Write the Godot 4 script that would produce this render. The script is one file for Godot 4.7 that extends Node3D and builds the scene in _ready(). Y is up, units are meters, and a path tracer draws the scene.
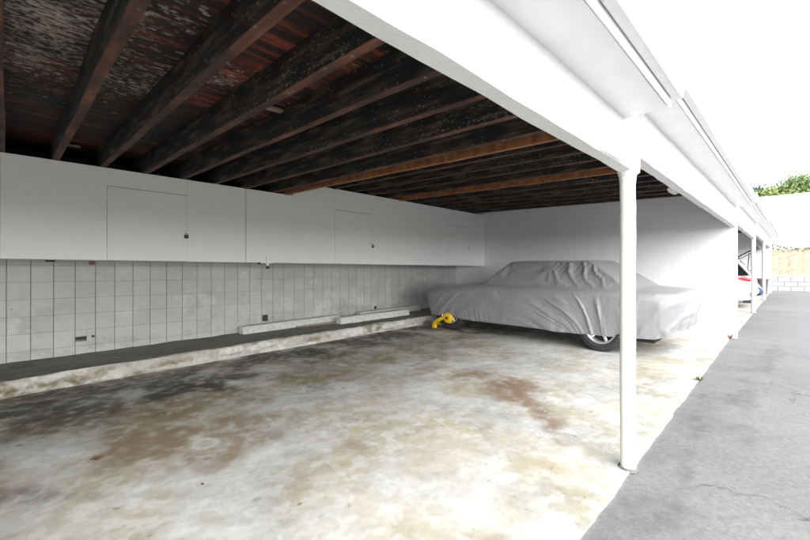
extends Node3D
# A worn carport with a covered car, seen from its driveway.
# x runs from the driveway into the carport, z along the driveway, y up, metres.

var used := {}
var rng := RandomNumberGenerator.new()
var M := {}

# ---------------------------------------------------------------- naming and tagging
func numbered(called: String) -> String:
	var k: int = used.get(called, 0)
	used[called] = k + 1
	return called if k == 0 else "%s_%03d" % [called, k]

func tag(o: Node, label: String, category: String, group := "", kind := "") -> Node:
	if label != "": o.set_meta("label", label)
	if category != "": o.set_meta("category", category)
	if group != "": o.set_meta("group", group)
	if kind != "": o.set_meta("kind", kind)
	return o

func thing(called: String, at: Vector3, label: String, category: String, group := "", kind := "") -> Node3D:
	var o := Node3D.new()
	o.name = numbered(called)
	o.position = at
	add_child(o)
	tag(o, label, category, group, kind)
	return o

func origin_of(p: Node3D) -> Transform3D:
	var t := Transform3D.IDENTITY
	var n: Node = p
	while n != self and n is Node3D:
		t = (n as Node3D).transform * t
		n = n.get_parent()
	return t

# ---------------------------------------------------------------- mesh collecting
class Bag:
	var v := PackedVector3Array()
	var n := PackedVector3Array()
	var uv := PackedVector2Array()
	var uv2 := PackedVector2Array()
	var c := PackedColorArray()
	var tint := Color(1, 1, 1)
	var uvf = null
	func tri(a: Vector3, b: Vector3, d: Vector3, na: Vector3, nb: Vector3, nd: Vector3, ua := Vector2.ZERO, ub := Vector2.ZERO, ud := Vector2.ZERO) -> void:
		# front faces run clockwise
		if (d - a).cross(b - a).dot(na + nb + nd) < 0.0:
			var t := b; b = d; d = t
			var t2 := nb; nb = nd; nd = t2
			var t3 := ub; ub = ud; ud = t3
		v.append(a); v.append(b); v.append(d)
		n.append(na); n.append(nb); n.append(nd)
		uv.append(ua); uv.append(ub); uv.append(ud)
		c.append(tint); c.append(tint); c.append(tint)
	func flat(a: Vector3, b: Vector3, d: Vector3, out: Vector3) -> void:
		var nn := (b - a).cross(d - a).normalized()
		if nn.dot(out) < 0.0: nn = -nn
		if uvf != null:
			tri(a, b, d, nn, nn, nn, uvf.call(a, nn), uvf.call(b, nn), uvf.call(d, nn))
		else:
			tri(a, b, d, nn, nn, nn)
	func quad(a: Vector3, b: Vector3, d: Vector3, e: Vector3, out: Vector3) -> void:
		flat(a, b, d, out); flat(a, d, e, out)
	# a box whose edges are cut off by ch
	func box(lo: Vector3, hi: Vector3, ch := 0.0, b := Basis.IDENTITY, at := Vector3.ZERO) -> void:
		var mid := (lo + hi) * 0.5
		var h := (hi - lo) * 0.5
		ch = minf(ch, minf(h.x, minf(h.y, h.z)) * 0.9)
		var P := func(q: Vector3) -> Vector3: return at + b * (mid + q)
		if ch <= 0.0:
			for ax in 3:
				for s in [-1.0, 1.0]:
					var u := Vector3.ZERO; u[(ax + 1) % 3] = h[(ax + 1) % 3]
					var w := Vector3.ZERO; w[(ax + 2) % 3] = h[(ax + 2) % 3]
					var o := Vector3.ZERO; o[ax] = h[ax] * s
					quad(P.call(o - u - w), P.call(o + u - w), P.call(o + u + w), P.call(o - u + w), b * o)
			return
		var k := h - Vector3(ch, ch, ch)
		for ax in 3:
			for s in [-1.0, 1.0]:
				var u := Vector3.ZERO; u[(ax + 1) % 3] = k[(ax + 1) % 3]
				var w := Vector3.ZERO; w[(ax + 2) % 3] = k[(ax + 2) % 3]
				var o := Vector3.ZERO; o[ax] = h[ax] * s
				quad(P.call(o - u - w), P.call(o + u - w), P.call(o + u + w), P.call(o - u + w), b * o)
		for ax in 3:
			var a1 := (ax + 1) % 3
			var a2 := (ax + 2) % 3
			for s in [-1.0, 1.0]:
				for t in [-1.0, 1.0]:
					var p1 := Vector3.ZERO; p1[a1] = h[a1] * s; p1[a2] = k[a2] * t
					var p2 := Vector3.ZERO; p2[a1] = k[a1] * s; p2[a2] = h[a2] * t
					var l := Vector3.ZERO; l[ax] = k[ax]
					var o := Vector3.ZERO; o[a1] = s; o[a2] = t
					quad(P.call(p1 - l), P.call(p1 + l), P.call(p2 + l), P.call(p2 - l), b * o)
		for s in [-1.0, 1.0]:
			for t in [-1.0, 1.0]:
				for r in [-1.0, 1.0]:
					flat(P.call(Vector3(h.x * s, k.y * t, k.z * r)), P.call(Vector3(k.x * s, h.y * t, k.z * r)), P.call(Vector3(k.x * s, k.y * t, h.z * r)), b * Vector3(s, t, r))
	# a closed outline of (x, y) swept along z from z0 to z1, rising with slope
	func sweep(outline: Array, z0: float, z1: float, steps: int, jitter := 0.0, noise: FastNoiseLite = null, slope := 0.0) -> void:
		var rings := []
		var centre := Vector2.ZERO
		for p in outline: centre += p
		centre /= outline.size()
		for i in steps + 1:
			var z := lerpf(z0, z1, float(i) / steps)
			var ring := PackedVector3Array()
			for k in outline.size():
				var p: Vector2 = outline[k]
				var j := Vector2.ZERO
				if noise: j = Vector2(noise.get_noise_3d(z, k * 7.3, 1.7), noise.get_noise_3d(z, k * 7.3, 9.1)) * jitter
				ring.append(Vector3(p.x + j.x, p.y + j.y + slope * z, z))
			rings.append(ring)
		var m := outline.size()
		for i in steps:
			for k in m:
				var e: Vector2 = outline[(k + 1) % m] - outline[k]
				var out := Vector3(e.y, -e.x, 0)
				# outward for either winding
				var mid2: Vector2 = (outline[(k + 1) % m] + outline[k]) * 0.5 + Vector2(out.x, out.y).normalized() * 1e-4
				if Geometry2D.is_point_in_polygon(mid2, PackedVector2Array(outline)): out = -out
				quad(rings[i][k], rings[i][(k + 1) % m], rings[i + 1][(k + 1) % m], rings[i + 1][k], out)
		var idx := Geometry2D.triangulate_polygon(PackedVector2Array(outline))
		for t in range(0, idx.size(), 3):
			flat(rings[0][idx[t]], rings[0][idx[t + 1]], rings[0][idx[t + 2]], Vector3(0, 0, -1 if z1 > z0 else 1))
			flat(rings[steps][idx[t]], rings[steps][idx[t + 1]], rings[steps][idx[t + 2]], Vector3(0, 0, 1 if z1 > z0 else -1))
	# a round bar along a path with a radius at every point
	func tube(path: Array, radii: Array, sides := 14, caps := true) -> void:
		var rings := []
		var nrm := []
		var up := Vector3(0.123, 0.97, 0.211).normalized()
		for i in path.size():
			var d: Vector3 = (path[mini(i + 1, path.size() - 1)] - path[maxi(i - 1, 0)]).normalized()
			var s := d.cross(up)
			if s.length() < 0.2: s = d.cross(Vector3(1, 0, 0))
			s = s.normalized()
			var t := s.cross(d).normalized()
			var r: float = radii[mini(i, radii.size() - 1)]
			var ring := []; var rn := []
			for k in sides:
				var a := TAU * k / sides
				var q := s * cos(a) + t * sin(a)
				ring.append(path[i] + q * r); rn.append(q)
			rings.append(ring); nrm.append(rn)
		for i in path.size() - 1:
			for k in sides:
				var l := (k + 1) % sides
				tri(rings[i][k], rings[i][l], rings[i + 1][l], nrm[i][k], nrm[i][l], nrm[i + 1][l])
				tri(rings[i][k], rings[i + 1][l], rings[i + 1][k], nrm[i][k], nrm[i + 1][l], nrm[i + 1][k])
		if caps:
			for e in [0, path.size() - 1]:
				var o: Vector3 = path[0] - path[1] if e == 0 else path[e] - path[e - 1]
				for k in sides:
					flat(path[e], rings[e][k], rings[e][(k + 1) % sides], o)
	# outline of (radius, height) turned round an axis
	func lathe(outline: Array, at: Vector3, axis: Vector3, sides := 32) -> void:
		var w := axis.normalized()
		var s := w.cross(Vector3(0.3, 0.8, 0.52)).normalized()
		var t := w.cross(s)
		for i in outline.size() - 1:
			var p: Vector2 = outline[i]; var q: Vector2 = outline[i + 1]
			var dn := Vector2(q.y - p.y, -(q.x - p.x)).normalized()
			for k in sides:
				var a := TAU * k / sides; var b := TAU * (k + 1) / sides
				var da := s * cos(a) + t * sin(a); var db := s * cos(b) + t * sin(b)
				var na := da * dn.x + w * dn.y; var nb := db * dn.x + w * dn.y
				var A := at + da * p.x + w * p.y; var B := at + db * p.x + w * p.y
				var C := at + db * q.x + w * q.y; var D := at + da * q.x + w * q.y
				if p.x > 1e-5: tri(A, B, C, na, nb, nb)
				if q.x > 1e-5: tri(A, C, D, na, nb, na)
	func grid(pts: Array, nrm: Array, wrap: bool, uvs := []) -> void:
		var rows := pts.size()
		var cols: int = pts[0].size()
		for i in rows - 1:
			for j in (cols if wrap else cols - 1):
				var l := (j + 1) % cols
				var ua := Vector2.ZERO; var ub := Vector2.ZERO; var uc := Vector2.ZERO; var ud := Vector2.ZERO
				if uvs.size():
					ua = uvs[i][j]; ub = uvs[i][l]; uc = uvs[i + 1][l]; ud = uvs[i + 1][j]
				tri(pts[i][j], pts[i][l], pts[i + 1][l], nrm[i][j], nrm[i][l], nrm[i + 1][l], ua, ub, uc)
				tri(pts[i][j], pts[i + 1][l], pts[i + 1][j], nrm[i][j], nrm[i + 1][l], nrm[i + 1][j], ua, uc, ud)
	func mesh(off := Transform3D.IDENTITY) -> ArrayMesh:
		var inv := off.affine_inverse()
		var v2 := PackedVector3Array(); v2.resize(v.size())
		var n2 := PackedVector3Array(); n2.resize(v.size())
		for i in v.size():
			v2[i] = inv * v[i]
			n2[i] = (inv.basis * n[i]).normalized()
		var arr := []
		arr.resize(Mesh.ARRAY_MAX)
		arr[Mesh.ARRAY_VERTEX] = v2
		arr[Mesh.ARRAY_NORMAL] = n2
		arr[Mesh.ARRAY_TEX_UV] = uv
		arr[Mesh.ARRAY_COLOR] = c
		var am := ArrayMesh.new()
		am.add_surface_from_arrays(Mesh.PRIMITIVE_TRIANGLES, arr)
		return am

# commits a bag, whose points are in the world, as one named mesh under parent
func obj(called: String, bag: Bag, m: Material, parent: Node = self) -> MeshInstance3D:
	var o := MeshInstance3D.new()
	o.name = numbered(called) if parent == self else called
	var t := Transform3D.IDENTITY
	if parent != self: t = origin_of(parent as Node3D)
	o.mesh = bag.mesh(t)
	o.material_override = m
	o.cast_shadow = GeometryInstance3D.SHADOW_CASTING_SETTING_ON
	parent.add_child(o, true)
	return o

# the same for points given in the parent's own axes
func part(called: String, bag: Bag, m: Material, parent: Node) -> MeshInstance3D:
	var o := MeshInstance3D.new()
	o.name = called
	o.mesh = bag.mesh()
	o.material_override = m
	parent.add_child(o, true)
	return o

# ---------------------------------------------------------------- materials
func noise(seed_: int, freq: float, octaves := 4, type := FastNoiseLite.TYPE_SIMPLEX_SMOOTH) -> FastNoiseLite:
	var f := FastNoiseLite.new()
	f.seed = seed_
	f.frequency = freq
	f.noise_type = type
	f.fractal_octaves = octaves
	f.fractal_type = FastNoiseLite.FRACTAL_FBM if octaves > 1 else FastNoiseLite.FRACTAL_NONE
	return f

func relief(seed_: int, freq: float, octaves := 4, size := 512, type := FastNoiseLite.TYPE_SIMPLEX_SMOOTH) -> ImageTexture:
	return ImageTexture.create_from_image(noise(seed_, freq, octaves, type).get_seamless_image(size, size))

func creases(seed_: int) -> ImageTexture:
	var f := noise(seed_, 0.008, 4)
	f.fractal_type = FastNoiseLite.FRACTAL_RIDGED
	f.domain_warp_enabled = true
	f.domain_warp_amplitude = 40.0
	f.domain_warp_frequency = 0.006
	return ImageTexture.create_from_image(f.get_seamless_image(512, 512))

# a seamless colour texture between two base colours (linear)
func mottled(seed_: int, freq: float, a: Color, b: Color, octaves := 5, size := 512, contrast := 1.0, grain := 0.0) -> ImageTexture:
	var src := noise(seed_, freq, octaves).get_seamless_image(size, size)
	var r := RandomNumberGenerator.new(); r.seed = seed_ * 31 + 5
	var data := PackedByteArray(); data.resize(size * size * 3)
	for y in size:
		for x in size:
			var t := clampf((src.get_pixel(x, y).r - 0.5) * contrast + 0.5, 0.0, 1.0)
			var k := 1.0 + grain * (r.randf() - 0.5)
			var col := a.lerp(b, t)
			col = Color(col.r * k, col.g * k, col.b * k).linear_to_srgb()
			var i := (y * size + x) * 3
			data[i] = int(clampf(col.r, 0, 1) * 255.0); data[i + 1] = int(clampf(col.g, 0, 1) * 255.0); data[i + 2] = int(clampf(col.b, 0, 1) * 255.0)
	return ImageTexture.create_from_image(Image.create_from_data(size, size, false, Image.FORMAT_RGB8, data))

func mat(col: Color, rough: float, metal := 0.0) -> StandardMaterial3D:
	var m := StandardMaterial3D.new()
	m.albedo_color = col.linear_to_srgb()
	m.roughness = rough
	m.metallic = metal
	return m

func textured(tex: Texture2D, rough: float, metres: float, bump: Texture2D = null, bump_cm := 0.0) -> StandardMaterial3D:
	var m := StandardMaterial3D.new()
	m.albedo_texture = tex
	m.roughness = rough
	m.uv1_triplanar = true
	m.uv1_world_triplanar = true
	m.uv1_scale = Vector3.ONE / metres
	if bump:
		m.heightmap_enabled = true
		m.heightmap_texture = bump
		m.heightmap_scale = bump_cm
	return m

# fine grain multiplied over a painted sheet, in world space
func grain(m: StandardMaterial3D, tex: Texture2D, metres: float) -> void:
	m.detail_enabled = true
	m.detail_albedo = tex
	m.detail_blend_mode = BaseMaterial3D.BLEND_MODE_MUL
	m.detail_uv_layer = BaseMaterial3D.DETAIL_UV_2
	m.uv2_triplanar = true
	m.uv2_world_triplanar = true
	m.uv2_scale = Vector3.ONE / metres

func stones(seed_: int, size: int, base: float, spread: float, count: int, soft: float) -> ImageTexture:
	var r := RandomNumberGenerator.new(); r.seed = seed_
	var v := PackedFloat32Array(); v.resize(size * size)
	for i in v.size(): v[i] = base + (r.randf() - 0.5) * soft
	for k in count:
		var cx := r.randi() % size; var cy := r.randi() % size
		var rad := r.randf_range(0.8, 3.4); var val := base + r.randfn() * spread
		var n := int(ceil(rad))
		for dy in range(-n, n + 1):
			for dx in range(-n, n + 1):
				if dx * dx + dy * dy * 1.3 <= rad * rad:
					v[posmod(cy + dy, size) * size + posmod(cx + dx, size)] = val
	var data := PackedByteArray(); data.resize(size * size * 3)
	for i in v.size():
		var q := int(clampf(Color(v[i], v[i], v[i]).linear_to_srgb().r, 0.0, 1.0) * 255.0)
		data[i * 3] = q; data[i * 3 + 1] = q; data[i * 3 + 2] = q
	return ImageTexture.create_from_image(Image.create_from_data(size, size, false, Image.FORMAT_RGB8, data))

# a painting of linear colours over a rectangle of the world, filled stain by stain
class Sheet:
	var w: int
	var h: int
	var lo: Vector2
	var ppm: float
	var r := PackedFloat32Array()
	var g := PackedFloat32Array()
	var b := PackedFloat32Array()
	func _init(lo_: Vector2, hi: Vector2, ppm_: float) -> void:
		lo = lo_; ppm = ppm_
		w = int((hi.x - lo.x) * ppm); h = int((hi.y - lo.y) * ppm)
		r.resize(w * h); g.resize(w * h); b.resize(w * h)
	func uv(u: float, v: float) -> Vector2:
		return Vector2((u - lo.x) * ppm / w, (v - lo.y) * ppm / h)
	func put(i: int, col: Color, k: float) -> void:
		r[i] = lerpf(r[i], col.r, k); g[i] = lerpf(g[i], col.g, k); b[i] = lerpf(b[i], col.b, k)
	# an uneven stain with its own edge and grain
	func stain(at: Vector2, ru: float, rv: float, turn: float, col: Color, strength: float, nz: FastNoiseLite, ragged := 0.55, soft := 0.5) -> void:
		var reach := maxf(ru, rv) * 1.5
		var x0 := maxi(0, int((at.x - reach - lo.x) * ppm)); var x1 := mini(w, int((at.x + reach - lo.x) * ppm))
		var y0 := maxi(0, int((at.y - reach - lo.y) * ppm)); var y1 := mini(h, int((at.y + reach - lo.y) * ppm))
		var ca := cos(turn); var sa := sin(turn)
		for y in range(y0, y1):
			for x in range(x0, x1):
				var px := x / ppm + lo.x; var py := y / ppm + lo.y
				var dx := px - at.x; var dy := py - at.y
				var e := Vector2((dx * ca + dy * sa) / ru, (-dx * sa + dy * ca) / rv).length()
				if e > 1.5: continue
				var q := nz.get_noise_2d(px, py)
				e += q * ragged * 1.6
				var k := clampf((1.0 - e) / soft, 0.0, 1.0)
				if k <= 0.0: continue
				k = k * k * (3.0 - 2.0 * k)
				put(y * w + x, col, k * strength * clampf(0.88 + nz.get_noise_2d(px * 3.7 + 40.0, py * 3.7) * 1.1, 0.15, 1.0))
	# a short dab along v
	func dab(at: Vector2, ru: float, rv: float, col: Color, k: float) -> void:
		var x0 := int((at.x - lo.x) * ppm); var y0 := int((at.y - lo.y) * ppm)
		var a := maxi(1, int(round(ru * ppm))); var c := maxi(1, int(round(rv * ppm)))
		for y in range(y0, y0 + c):
			for x in range(x0, x0 + a):
				if x >= 0 and y >= 0 and x < w and y < h: put(y * w + x, col, k)
	func line(pts: Array, width: float, col: Color, k: float, nz: FastNoiseLite, wander: float) -> void:
		for i in pts.size() - 1:
			var p: Vector2 = pts[i]; var q: Vector2 = pts[i + 1]
			var n := int(p.distance_to(q) * ppm * 4.0)
			for s in n:
				var t := p.lerp(q, float(s) / n)
				t += Vector2(nz.get_noise_2d(t.x * 3.0, t.y * 3.0), nz.get_noise_2d(t.x * 3.0 + 50.0, t.y * 3.0)) * wander
				dab(t, width * (0.6 + 0.8 * absf(nz.get_noise_2d(t.x * 9.0, t.y * 9.0 + 20.0))), width, col, k)
	func texture() -> ImageTexture:
		var data := PackedByteArray(); data.resize(w * h * 3)
		for i in w * h:
			var col := Color(r[i], g[i], b[i]).linear_to_srgb()
			data[i * 3] = int(clampf(col.r, 0, 1) * 255.0); data[i * 3 + 1] = int(clampf(col.g, 0, 1) * 255.0); data[i * 3 + 2] = int(clampf(col.b, 0, 1) * 255.0)
		return ImageTexture.create_from_image(Image.create_from_data(w, h, false, Image.FORMAT_RGB8, data))

func painted(tex: Texture2D, rough: float, bump: Texture2D = null, bump_cm := 0.0) -> StandardMaterial3D:
	var m := StandardMaterial3D.new()
	m.albedo_texture = tex
	m.roughness = rough
	m.vertex_color_use_as_albedo = true
	if bump:
		m.heightmap_enabled = true
		m.heightmap_texture = bump
		m.heightmap_scale = bump_cm
	return m

const RISE := 0.022
func floor_y(x: float, z: float) -> float:
	return RISE * z + 0.01 * (x - 0.8)
func drive_y(z: float) -> float:
	return RISE * z - 0.014

func _ready() -> void:
	rng.seed = 20240611
	set_camera_and_light()
	make_materials()
	build_ground()
	build_walls()
	build_roofs()
	build_posts()
	build_cabinets()
	build_kerb_and_stops()
	build_covered_car()
	build_far_end()
	build_small_things()

func set_camera_and_light() -> void:
	var cam := Camera3D.new()
	cam.name = "camera"
	cam.fov = 68.71
	cam.near = 0.05
	cam.far = 400.0
	cam.position = Vector3(0, 1.35, 0)
	add_child(cam)
	var yaw := deg_to_rad(44.8)
	cam.look_at(cam.position + Vector3(sin(yaw), 0.0025, cos(yaw)), Vector3.UP)
	cam.current = true
	var env := Environment.new()
	env.background_mode = Environment.BG_SKY
	var sm := ProceduralSkyMaterial.new()
	sm.sky_top_color = Color(0.72, 0.78, 0.86)
	sm.sky_horizon_color = Color(0.96, 0.98, 1.0)
	sm.sky_curve = 0.3
	sm.ground_bottom_color = Color(0.35, 0.34, 0.33)
	sm.ground_horizon_color = Color(0.55, 0.55, 0.55)
	sm.sun_angle_max = 0.0
	var sky := Sky.new()
	sky.sky_material = sm
	env.sky = sky
	env.background_energy_multiplier = 1.0
	env.tonemap_mode = Environment.TONE_MAPPER_LINEAR
	env.tonemap_exposure = 5.0
	env.sdfgi_enabled = true
	env.ssao_enabled = true
	env.ssil_enabled = true
	var we := WorldEnvironment.new()
	we.name = "environment"
	we.environment = env
	add_child(we)
	var sun := DirectionalLight3D.new()
	sun.name = "sun"
	sun.light_energy = 0.5
	sun.light_angular_distance = 70.0
	sun.light_color = Color(1.0, 1.0, 0.995)
	sun.shadow_enabled = true
	add_child(sun)
	sun.look_at_from_position(Vector3.ZERO, Vector3(0.9, -0.46, 0.5), Vector3.UP)

func make_materials() -> void:
	var fine := relief(3, 0.09, 4)
	var mid := relief(5, 0.03, 5)
	M.fine = fine
	M.stucco = textured(mottled(11, 0.02, Color(0.76, 0.765, 0.765), Color(0.80, 0.80, 0.80), 5, 512, 1.2, 0.02), 0.85, 0.9, relief(12, 0.06, 5), 0.35)
	M.smooth_white = textured(mottled(13, 0.015, Color(0.79, 0.79, 0.79), Color(0.84, 0.84, 0.84), 4, 256, 1.3), 0.45, 1.1, mid, 0.05)
	M.gutter = textured(mottled(14, 0.02, Color(0.76, 0.77, 0.78), Color(0.83, 0.83, 0.83), 4, 256, 1.5), 0.35, 0.8)
	M.post = textured(mottled(15, 0.03, Color(0.76, 0.77, 0.77), Color(0.83, 0.83, 0.82), 4, 256, 1.6), 0.4, 0.5, fine, 0.04)
	M.partition = textured(mottled(17, 0.012, Color(0.83, 0.84, 0.85), Color(0.875, 0.88, 0.885), 5, 512, 1.3, 0.02), 0.75, 1.6, mid, 0.25)
	M.cabinet = textured(mottled(19, 0.012, Color(0.77, 0.775, 0.77), Color(0.80, 0.80, 0.795), 5, 512, 1.2, 0.015), 0.6, 1.3, relief(20, 0.02, 5), 0.06)
	M.mortar = textured(mottled(21, 0.05, Color(0.10, 0.10, 0.10), Color(0.22, 0.22, 0.21), 4, 256, 1.5), 0.95, 0.6)
	M.void = mat(Color(0.05, 0.045, 0.04), 0.95)
	M.dark_metal = mat(Color(0.05, 0.05, 0.055), 0.45, 0.6)
	M.steel = mat(Color(0.62, 0.62, 0.62), 0.3, 0.9)
	M.chrome = mat(Color(0.82, 0.83, 0.85), 0.32, 0.75)
	M.rust = textured(mottled(23, 0.05, Color(0.2, 0.09, 0.04), Color(0.32, 0.17, 0.08), 4, 128), 0.9, 0.1)
	M.rubber = textured(mottled(25, 0.05, Color(0.018, 0.018, 0.02), Color(0.04, 0.04, 0.042), 4, 256, 1.6), 0.8, 0.4, fine, 0.1)
	M.yellow = textured(mottled(27, 0.03, Color(0.72, 0.42, 0.01), Color(0.82, 0.55, 0.02), 4, 256, 1.6), 0.4, 0.3)
	M.concrete = textured(mottled(29, 0.012, Color(0.38, 0.36, 0.32), Color(0.56, 0.54, 0.5), 6, 512, 1.8, 0.1), 0.9, 1.7, mid, 0.3)
	M.stop = textured(mottled(31, 0.02, Color(0.46, 0.455, 0.44), Color(0.60, 0.60, 0.585), 5, 512, 1.8, 0.08), 0.9, 1.1, relief(32, 0.05, 5), 0.25)
	M.earth = textured(mottled(33, 0.02, Color(0.14, 0.12, 0.09), Color(0.25, 0.22, 0.16), 5, 256, 1.5), 0.95, 3.0)
	M.roofing = textured(mottled(35, 0.03, Color(0.25, 0.24, 0.23), Color(0.35, 0.34, 0.33), 5, 256), 0.95, 1.5)
	M.leaf_dry = textured(mottled(37, 0.05, Color(0.13, 0.065, 0.03), Color(0.24, 0.13, 0.06), 4, 128), 0.8, 0.1)
	M.weed = mat(Color(0.16, 0.22, 0.05), 0.7)
	M.weed.backlight = Color(0.2, 0.3, 0.08)
	M.weed_red = mat(Color(0.28, 0.13, 0.10), 0.7)
	M.bag = textured(mottled(39, 0.02, Color(0.235, 0.236, 0.248), Color(0.265, 0.266, 0.278), 4, 512, 1.0, 0.02), 0.5, 0.95, creases(40), 0.16)
	M.bag.rim_enabled = true
	M.bag.rim = 0.25
	M.car_grey = mat(Color(0.32, 0.33, 0.34), 0.35)
	M.underside = mat(Color(0.02, 0.02, 0.02), 0.9)
	M.car_white = mat(Color(0.80, 0.80, 0.80), 0.25)
	M.car_white.clearcoat_enabled = true
	M.car_white.clearcoat = 0.6
	M.dark_glass = mat(Color(0.015, 0.018, 0.022), 0.08)
	M.tail_red = mat(Color(0.62, 0.02, 0.04), 0.15)
	M.plastic_dark = mat(Color(0.04, 0.045, 0.06), 0.5)
	M.plastic_white = mat(Color(0.8, 0.8, 0.79), 0.35)

# ---------------------------------------------------------------- ground
func floor_texture() -> Sheet:
	var s := Sheet.new(Vector2(0.55, -3.3), Vector2(5.95, 9.05), 140.0)
	var big := noise(101, 0.55, 5)
	var patch := noise(102, 1.6, 4)
	var grit := noise(103, 14.0, 3)
	var trowel := noise(104, 3.0, 3)
	var scale_ := noise(108, 5.0, 4)
	var tint_ := noise(109, 0.9, 4)
	for y in s.h:
		for x in s.w:
			var px := x / s.ppm + s.lo.x; var pz := y / s.ppm + s.lo.y
			var a := big.get_noise_2d(px, pz)
			var c := patch.get_noise_2d(px + a * 0.4, pz)
			var t := trowel.get_noise_2d(px * 2.2 + pz * 0.7, pz * 0.8 - px * 0.3)
			var q := grit.get_noise_2d(px, pz)
			var k := 0.54 + 0.10 * a + 0.13 * c + 0.06 * t + 0.07 * q + 0.04 * (rng.randf() - 0.5)
			var worn := smoothstep(-0.12, 0.24, scale_.get_noise_2d(px, pz))
			k += 0.06 * (worn - 0.5)
			var khaki := clampf(0.25 + 1.6 * tint_.get_noise_2d(px, pz), 0.0, 1.0) * (1.0 - 0.75 * worn)
			var warm := clampf(0.5 + 0.9 * c - 0.5 * a, 0.0, 1.0)
			var i := y * s.w + x
			s.r[i] = k * lerpf(1.0, 0.985, warm); s.g[i] = k * lerpf(0.98, 0.985, warm); s.b[i] = k * lerpf(0.91, 0.975, warm)
			s.r[i] *= 1.0 - 0.12 * khaki; s.g[i] *= 1.0 - 0.17 * khaki; s.b[i] *= 1.0 - 0.33 * khaki
	var ragged := noise(105, 1.5, 5)
	var ragged2 := noise(106, 3.4, 5)
	var tan_ := Color(0.45, 0.375, 0.235)
	var brown := Color(0.26, 0.185, 0.11)
	var red := Color(0.24, 0.15, 0.095)
	var olive := Color(0.215, 0.185, 0.10)
	var dark := Color(0.078, 0.067, 0.05)
	var black := Color(0.042, 0.039, 0.034)
	# rusty drips and tan blotches out in the bay
	for a in [[2.3, 3.85, 0.62, 0.32, 0.5, red, 0.8], [2.75, 3.95, 0.6, 0.2, 1.9, brown, 0.8], [1.6, 3.35, 0.72, 0.15, 0.95, red, 0.85], [2.1, 3.6, 0.4, 0.3, 0.8, red, 0.6], [2.5, 3.35, 0.3, 0.28, 0.0, tan_, 0.6], [1.95, 3.75, 0.24, 0.34, 0.3, brown, 0.4],
			[3.35, 3.6, 0.5, 0.16, 1.6, brown, 0.5], [3.4, 4.25, 0.5, 0.2, 2.0, olive, 0.35], [2.36, 1.8, 0.24, 0.2, 0.5, brown, 0.5], [1.8, 2.2, 0.55, 0.4, 0.7, tan_, 0.42], [1.15, 2.55, 0.3, 0.26, 0.2, tan_, 0.45], [1.42, 2.75, 0.22, 0.34, 1.0, tan_, 0.4], [2.0, 4.9, 0.5, 0.25, 0.2, tan_, 0.4],
			[1.25, 3.9, 0.22, 0.5, 0.2, tan_, 0.35], [1.6, 4.6, 0.25, 0.6, 0.4, tan_, 0.35], [1.75, 1.4, 0.3, 0.5, 0.8, tan_, 0.3], [1.1, 1.8, 0.2, 0.4, 0.1, tan_, 0.3], [2.9, 2.6, 0.5, 0.3, 0.7, tan_, 0.28], [1.3, 6.0, 0.3, 0.8, 0.1, tan_, 0.3]]:
		s.stain(Vector2(a[0], a[1]), a[2] * 1.1, a[3] * 1.25, a[4], a[5], a[6], ragged, 0.5, 0.85)
	# film of dirt and rust round the parking place near the wall
	for a in [[4.25, 1.0, 0.85, 1.7, 0.1, olive, 0.72], [4.2, -1.2, 0.95, 1.5, 0.0, olive, 0.65], [4.35, 3.1, 0.75, 1.6, 0.0, olive, 0.6], [4.5, 5.0, 0.75, 1.8, 0.0, olive, 0.55], [4.4, 7.2, 0.9, 1.4, 0.0, olive, 0.5], [3.5, 0.8, 0.85, 0.5, 0.4, brown, 0.75], [3.25, 1.35, 0.65, 0.42, 0.9, brown, 0.7], [3.6, -0.1, 0.6, 0.5, 0.3, brown, 0.5], [4.26, 2.2, 0.42, 0.36, 0.2, olive, 0.6], [3.85, 3.0, 0.3, 0.7, 0.3, brown, 0.35], [3.7, 4.3, 0.3, 0.7, 0.5, brown, 0.4], [3.9, 5.2, 0.3, 0.8, 0.2, brown, 0.35]]:
		s.stain(Vector2(a[0], a[1]), a[2], a[3], a[4], a[5], minf(1.0, a[6] * 1.15), ragged, 0.45, 0.75)
	# oil and grime that ran against the kerb
	for a in [[5.1, 0.3, 0.75, 1.5, 0.1, dark, 0.85], [4.9, 1.5, 0.62, 0.8, 0.2, dark, 0.85], [5.1, -1.6, 0.75, 1.6, 0.0, dark, 0.8], [5.2, 3.0, 0.62, 1.3, 0.0, dark, 0.82], [5.3, 4.8, 0.58, 1.4, 0.0, dark, 0.8], [5.25, 6.6, 0.7, 1.5, 0.0, dark, 0.8], [5.5, 0.5, 0.4, 3.0, 0.0, dark, 0.7], [5.6, 4.5, 0.36, 3.0, 0.0, dark, 0.7], [4.5, 0.2, 0.5, 0.8, 0.4, dark, 0.6], [4.2, 6.8, 0.8, 0.8, 0.2, dark, 0.55], [2.6, 6.9, 1.1, 0.7, 0.0, dark, 0.35],
			[3.3, 0.0, 0.14, 0.6, 0.8, dark, 0.45], [3.0, 0.3, 0.10, 0.55, 0.75, dark, 0.4], [2.7, -0.15, 0.2, 0.5, 0.6, dark, 0.3], [4.62, 1.45, 0.26, 0.5, 0.4, black, 0.75], [4.75, 2.1, 0.2, 0.36, 0.1, black, 0.5], [5.0, 0.2, 0.3, 0.8, 0.1, black, 0.55], [5.2, 3.4, 0.26, 0.6, 0.0, black, 0.7]]:
		s.stain(Vector2(a[0], a[1]), a[2], a[3], a[4], a[5], a[6], ragged, 0.45, 0.7)
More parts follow.
